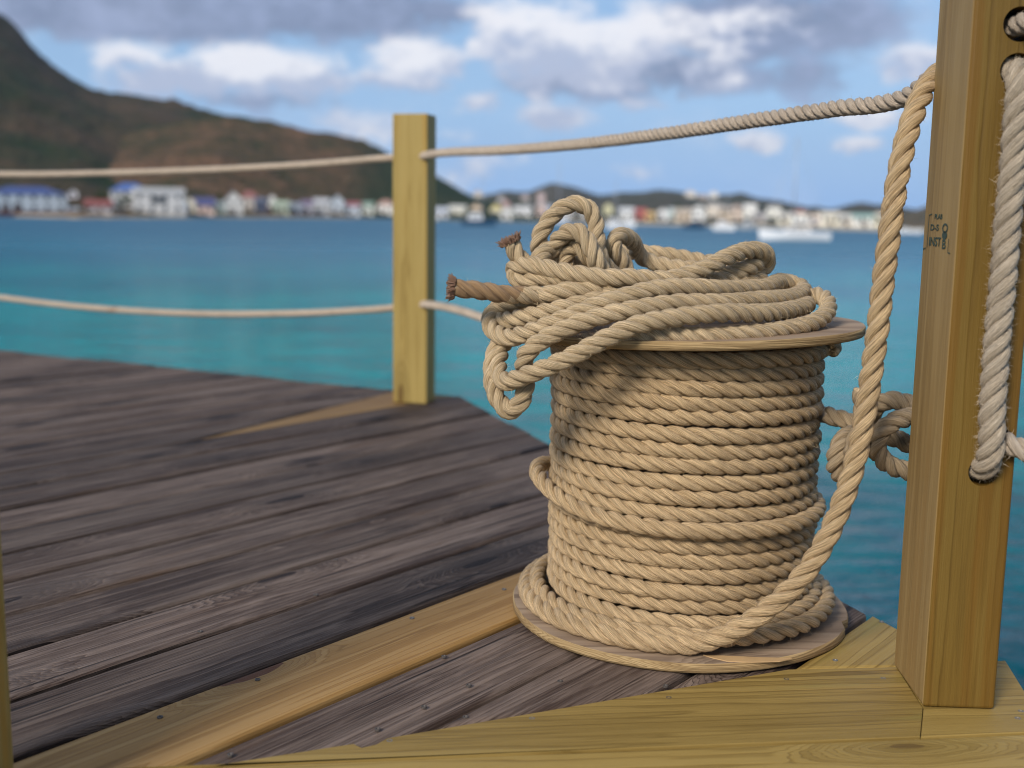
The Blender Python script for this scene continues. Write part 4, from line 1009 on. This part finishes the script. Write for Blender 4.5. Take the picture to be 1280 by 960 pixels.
# =====================================================================
#  BOATS
# =====================================================================
M_white = plain('white_gelcoat', (.75, .76, .78), .35, .5, var=.05); M_navy = plain('navy_paint', (.02, .06, .12), .35, .5, var=.1)
M_greyp = plain('grey_paint', (.40, .42, .44), .4, .4); M_brown = plain('varnished_wood', (.16, .07, .03), .5, .4); M_alu = plain('aluminium_spar', (.42, .45, .50), .4, .5, metal=.3); M_win = M_glass
def boat(x, wl, len_px, label, hullm, free_px, cabin=None, masts=(), turn=0., cat='boat', name='motor_boat', group='boats anchored in the bay', flip=1):
    e = -azel(x, wl)[1]; r = (CAMZ-SEA)/math.tan(e); a = azel(x, horizon(x))[0]; k = r/F_PX
    L = len_px*k; fr = free_px*k; Bm = L*.28
    root = empty(name, (r*math.sin(a), r*math.cos(a), SEA), -a+turn); tag(root, label, cat, group)
    st = 17; V = []; Fc = []; m_ = 7
    for i in range(st):
        q = i/(st-1); xx = (q-.5)*L*flip
        hb = Bm/2*(1-max(0, (q-.45)/.55)**2.2)*(.78+.22*min(1, q*3)); hb = max(hb, .02)
        sheer = fr*(1+.35*max(0, q-.4)**2/.36)
        for j in range(m_):
            g = j/(m_-1)*2-1; V.append((xx + (L*.06*flip if q > .9 else 0)*(abs(g))*(q-.9)*10, hb*math.copysign(abs(g)**.6, g), sheer if abs(g) > .99 else sheer*(abs(g)**2.2)*1.0 - .35*fr*(1-abs(g)**2)))
    for i in range(st-1):
        for j in range(m_-1): Fc.append((i*m_+j, (i+1)*m_+j, (i+1)*m_+j+1, i*m_+j+1))
    for i in range(st-1): Fc.append((i*m_, i*m_+m_-1, (i+1)*m_+m_-1, (i+1)*m_))
    Fc.append(tuple(range(m_)))
    link('hull', mesh_np('hull', V, Fc), hullm, root)
    if cabin:
        c0, c1, ch, cm = cabin; ch *= k
        bm = bmesh.new(); b0 = fr*.85
        lo_ = [(c0*L*flip, s_*Bm*.36, b0) for s_ in (-1, 1)]+[(c1*L*flip, s_*Bm*.34, b0) for s_ in (1, -1)]
        hi_ = [((c0+.03)*L*flip, s_*Bm*.30, b0+ch) for s_ in (-1, 1)]+[((c1-.07)*L*flip, s_*Bm*.27, b0+ch) for s_ in (1, -1)]
        A_ = [bm.verts.new(p) for p in lo_]; B_ = [bm.verts.new(p) for p in hi_]
        bm.faces.new(A_[::-1]); bm.faces.new(B_)
        for i in range(4): bm.faces.new((A_[i], A_[(i+1) % 4], B_[(i+1) % 4], B_[i]))
        cb = link('cabin', bm_mesh('cabin', bm), cm, root)
        for i in range(3):
            cx = (c0+(c1-c0)*(.25+.22*i))*L*flip; ww = abs(c1-c0)*L*.07
            box_obj('window', cx-ww, cx+ww, -Bm*.365, -Bm*.30, b0+ch*.35, b0+ch*.7, M_win, cb)
    for (mx, mh, boom) in masts:
        hgt = mh*k; rad = max(.055, hgt*.007)
        bm = bmesh.new(); add_cyl(bm, (mx*L*flip, 0, fr*.6), (mx*L*flip, 0, hgt), rad, rad*.7, 8)
        link('mast', bm_mesh('mast', bm, True), M_alu, root)
        if boom:
            bm = bmesh.new(); add_cyl(bm, (mx*L*flip, 0, fr+hgt*.10), ((mx-.38)*L*flip, 0, fr+hgt*.10), rad*1.6, rad*1.2, 8); link('boom', bm_mesh('boom', bm, True), M_white, root)
            bm = bmesh.new(); add_cyl(bm, (mx*L*flip, 0, hgt*.97), (.49*L*flip, 0, fr*1.2), .02, .02, 5); link('forestay', bm_mesh('forestay', bm), M_alu, root)
            bm = bmesh.new(); add_cyl(bm, (mx*L*flip, 0, hgt*.97), (-.48*L*flip, 0, fr), .015, .015, 5); link('backstay', bm_mesh('backstay', bm), M_alu, root)
            bm = bmesh.new(); add_cyl(bm, (mx*L*flip, -.9, hgt*.6), (mx*L*flip, .9, hgt*.6), .03, .03, 5); link('spreader', bm_mesh('spreader', bm), M_alu, root)
boat(996, 300, 80, 'long white sailing yacht with a tall mast, nearest boat at right', M_white, 9.5, (-.22, .22, 5, M_white), ((.05, 122, True),), turn=.12, cat='sailboat', name='sailing_yacht', flip=-1)
boat(598, 282, 42, 'dark blue boat with white wheelhouse right of the far post', M_navy, 7, (-.30, .15, 9, M_white), ((.12, 62, True),), turn=-.1, name='sailing_yacht')
boat(868, 286, 27, 'small dark motor boat below the tall white gabled house', M_navy, 5, (-.2, .2, 4, M_navy), (), turn=.2)
boat(905, 288, 26, 'white launch anchored just above the right of the rope hank', M_white, 6, (-.3, .15, 5, M_white), ((.1, 48, True),), turn=-.3, name='sailing_yacht')
boat(934, 287, 20, 'grey motor boat left of the white yacht', M_greyp, 6, (-.2, .2, 5, M_white), (), turn=.3)
boat(768, 286, 19, 'left of two white boats showing above the back of the hank', M_white, 7, (-.25, .2, 6, M_white), ((.05, 58, True),), turn=.1, name='sailing_yacht')
boat(787, 284, 14, 'right of two white boats showing above the back of the hank', M_white, 6, (-.25, .2, 5, M_white), (), turn=-.2)
boat(1136, 292, 28, 'low white boat between the led up rope and the right post', M_white, 4, (-.25, .1, 3, M_white), (), turn=.1)
boat(424, 270, 20, 'brown rowing boat moored before the blue grey gable', M_brown, 4, None, (), name='rowing_boat', turn=.1)
boat(143, 272, 18, 'small blue grey boat moored left of the long grey building', plain('blue_grey_paint', (.22, .28, .38), .4, .4), 5, (-.25, .1, 4, M_white), (), turn=-.1)
boat(190, 271.5, 16, 'small white boat moored before the long grey building', M_white, 5, (-.25, .1, 4, M_greyp), (), turn=.15)
boat(250, 270.8, 20, 'dark boat moored before the pink house', M_navy, 5, (-.2, .15, 3, M_navy), (), turn=.05)
boat(697, 279, 24, 'white yacht whose mast rises behind the rope loop', M_white, 6, (-.2, .2, 4, M_white), ((.05, 74, True),), turn=.1, cat='sailboat', name='sailing_yacht')

bm = bmesh.new(); add_box(bm, -4800, 4800, -350, 6500, SEA-8, 420)
M_haze = bpy.data.materials.new('sea_haze'); M_haze.use_nodes = True
ht = M_haze.node_tree; ht.nodes.remove(ht.nodes['Principled BSDF'])
pv = ht.nodes.new('ShaderNodeVolumePrincipled'); pv.inputs['Density'].default_value = .00006; pv.inputs['Color'].default_value = (.72, .84, 1, 1); pv.inputs['Anisotropy'].default_value = .2
ht.links.new(pv.outputs[0], ht.nodes['Material Output'].inputs['Volume'])
hz = link('haze', bm_mesh('haze', bm), M_haze); tag(hz, kind='stuff')
# =====================================================================
#  SKY, SUN, CAMERA
# =====================================================================
SUN_EL = math.radians(33); SUN_AZ = math.radians(212)      # azimuth clockwise from +Y: behind and to the left
world = bpy.data.worlds.new('World'); SC.world = world; world.use_nodes = True
t = NT(world.node_tree); bg = world.node_tree.nodes['Background']
sky = t.node('ShaderNodeTexSky', sky_type='NISHITA'); sky.sun_disc = False
sky.sun_elevation = SUN_EL; sky.sun_rotation = SUN_AZ; sky.air_density = 1.0; sky.dust_density = 1.0; sky.ozone_density = 2.0; sky.altitude = 0
dirv = t.node('ShaderNodeTexCoord').outputs['Generated']; dx, dy, dz = t.sep(dirv)
az = t.math('ARCTAN2', dx, dy); el = t.math('ARCSINE', t.math('MAXIMUM', t.math('MINIMUM', dz, 1.), -1.))
q = t.xyz(t.math('MULTIPLY', az, 1.), t.math('MULTIPLY', el, 1.5), 0)
nA = t.noise(q, 19., 7, .62); nB = t.noise(q, 5., 4, .5); nC = t.noise(t.xyz(az, t.math('MULTIPLY', el, 2.2), 4.), 34., 5, .6)
nn = t.math('ADD', t.math('MULTIPLY', nA, .7), t.math('MULTIPLY', nC, .3))
azw = t.math('ADD', az, t.math('MULTIPLY', t.math('SUBTRACT', nB, .5), .06)); elw = t.math('ADD', el, t.math('MULTIPLY', t.math('SUBTRACT', nA, .5), .03))
def blobs(lst):
    acc = None; lit = None
    for x, y, rx, ry, amp in lst:
        a0, e0 = azel(x, y); ra = rx/F_PX; re = ry/F_PX
        u_ = t.math('DIVIDE', t.math('SUBTRACT', azw, a0), ra); v_ = t.math('DIVIDE', t.math('SUBTRACT', elw, e0), re)
        d2 = t.math('ADD', t.math('MULTIPLY', u_, u_), t.math('MULTIPLY', v_, v_))
        f = t.math('MULTIPLY', t.math('EXPONENT', t.math('MULTIPLY', d2, -1.)), amp)
        lv = t.math('MULTIPLY', f, v_)
        acc = f if acc is None else t.math('MAXIMUM', acc, f)
        lit = lv if lit is None else t.math('ADD', lit, lv)
    return acc, lit
whites, wl_ = blobs([(170, 74, 60, 26, .9), (230, 98, 100, 30, 1.), (310, 84, 80, 36, 1.), (385, 96, 70, 34, 1.), (428, 88, 22, 28, .7), (520, 76, 66, 34, 1.), (480, 100, 46, 22, .8), (600, 126, 40, 16, .75), (630, 40, 66, 48, 1.), (700, 62, 100, 62, 1.05), (800, 60, 90, 60, 1.), (880, 84, 60, 44, .7), (690, 148, 52, 24, .95),
                  (1140, 78, 60, 24, 1.), (945, 176, 42, 18, .9), (1075, 178, 38, 12, .85), (1085, 145, 56, 14, .85), (800, 134, 44, 14, .7), (790, 215, 80, 18, .5), (455, 152, 80, 24, .65), (590, 205, 70, 34, .6), (95, 70, 20, 10, .5), (950, 24, 90, 30, .6), (560, 170, 60, 14, .5)])
greys, gl_ = blobs([(60, 10, 170, 36, 1.2), (200, 20, 200, 34, 1.2), (380, 14, 220, 40, 1.2), (540, 18, 110, 28, .9), (930, 34, 140, 60, 1.05), (850, 92, 150, 34, .95), (1040, 30, 120, 60, .85), (740, 108, 140, 24, .9), (1000, 96, 90, 34, .75), (330, 126, 140, 18, .7), (520, 106, 60, 14, .5), (200, -80, 500, 60, .9)])
dw = t.sstep(t.math('ADD', whites, t.math('MULTIPLY', t.math('SUBTRACT', nn, .5), 2.4)), .30, .80)
dg_ = t.sstep(t.math('ADD', greys, t.math('MULTIPLY', t.math('SUBTRACT', nn, .5), 1.5)), .30, .80)
# unseen cloud added overhead and behind, kept dark to dim the deck
cov = t.noise(t.xyz(t.math('MULTIPLY', dx, 1.4), t.math('MULTIPLY', dy, 1.4), t.math('MULTIPLY', dz, 2.4)), 1.6, 6, .58)
hi_ = t.sstep(el, .20, .38)
back = t.sstep(dy, .35, -.1)
dc = t.math('MULTIPLY', t.sstep(cov, .44, .60), t.math('MAXIMUM', hi_, t.math('MULTIPLY', back, .8)))
haze_ = t.sstep(el, .16, -.01)
K = 1.18
skyc = t.mix(t.math('MULTIPLY_ADD', haze_, .45, .40), sky.outputs[0], (2.45*K, 4.6*K, 8.4*K, 1))
skyc = t.mix(t.math('MULTIPLY', t.sstep(t.noise(q, 7., 5, .6), .48, .72), .30), skyc, (6.0*K, 6.6*K, 7.8*K, 1))
shade = t.sstep(t.math('ADD', t.math('MULTIPLY', wl_, .7), t.math('MULTIPLY', t.math('SUBTRACT', nA, .5), 2.4)), -.45, .45)
wcol = t.mix(shade, (4.0*K, 4.5*K, 5.9*K, 1), (7.7*K, 7.7*K, 8.1*K, 1))
gcol = t.mix(t.sstep(nA, .35, .7), (1.75*K, 2.1*K, 3.2*K, 1), (2.9*K, 3.4*K, 5.0*K, 1))
c = t.mix(t.math('MULTIPLY', dg_, .88), skyc, gcol)
c = t.mix(t.math('MULTIPLY', dw, .92), c, wcol)
ccol = t.mix(t.sstep(cov, .5, .75), (4.6*K, 4.6*K, 4.9*K, 1), (2.5*K, 2.6*K, 2.9*K, 1))
c = t.mix(t.math('MULTIPLY', dc, .9), c, ccol)
t.put(bg.inputs['Color'], c); bg.inputs['Strength'].default_value = .1

sl = bpy.data.lights.new('sun', 'SUN'); sl.energy = 3.5; sl.angle = math.radians(17); sl.color = (1., .93, .82)
so = bpy.data.objects.new('sun', sl); COL.objects.link(so)
sd = Vector((math.sin(SUN_AZ)*math.cos(SUN_EL), math.cos(SUN_AZ)*math.cos(SUN_EL), math.sin(SUN_EL)))
so.rotation_euler = sd.to_track_quat('Z', 'Y').to_euler(); so.location = sd*30

cd = bpy.data.cameras.new('camera'); cam = bpy.data.objects.new('camera', cd); COL.objects.link(cam)
cd.sensor_width = 36; cd.lens = 36*F_PX/1280; cd.clip_start = .05; cd.clip_end = 20000
M3 = Matrix((tuple(CX), tuple(-CD), tuple(-FW))).transposed()
cam.matrix_world = Matrix.Translation(CAM) @ M3.to_4x4()
cd.dof.use_dof = True; cd.dof.focus_distance = 1.50; cd.dof.aperture_fstop = (cd.lens/1000)/.0136; cd.dof.aperture_blades = 9
SC.camera = cam
SC.view_settings.view_transform = 'Standard'; SC.view_settings.look = 'None'; SC.view_settings.gamma = 1; SC.view_settings.use_curve_mapping = False
SC.view_settings.exposure = .1
SC.render.engine = 'CYCLES'; SC.cycles.use_denoising = True; SC.cycles.max_bounces = 6; SC.cycles.diffuse_bounces = 2; SC.cycles.filter_width = 1.05
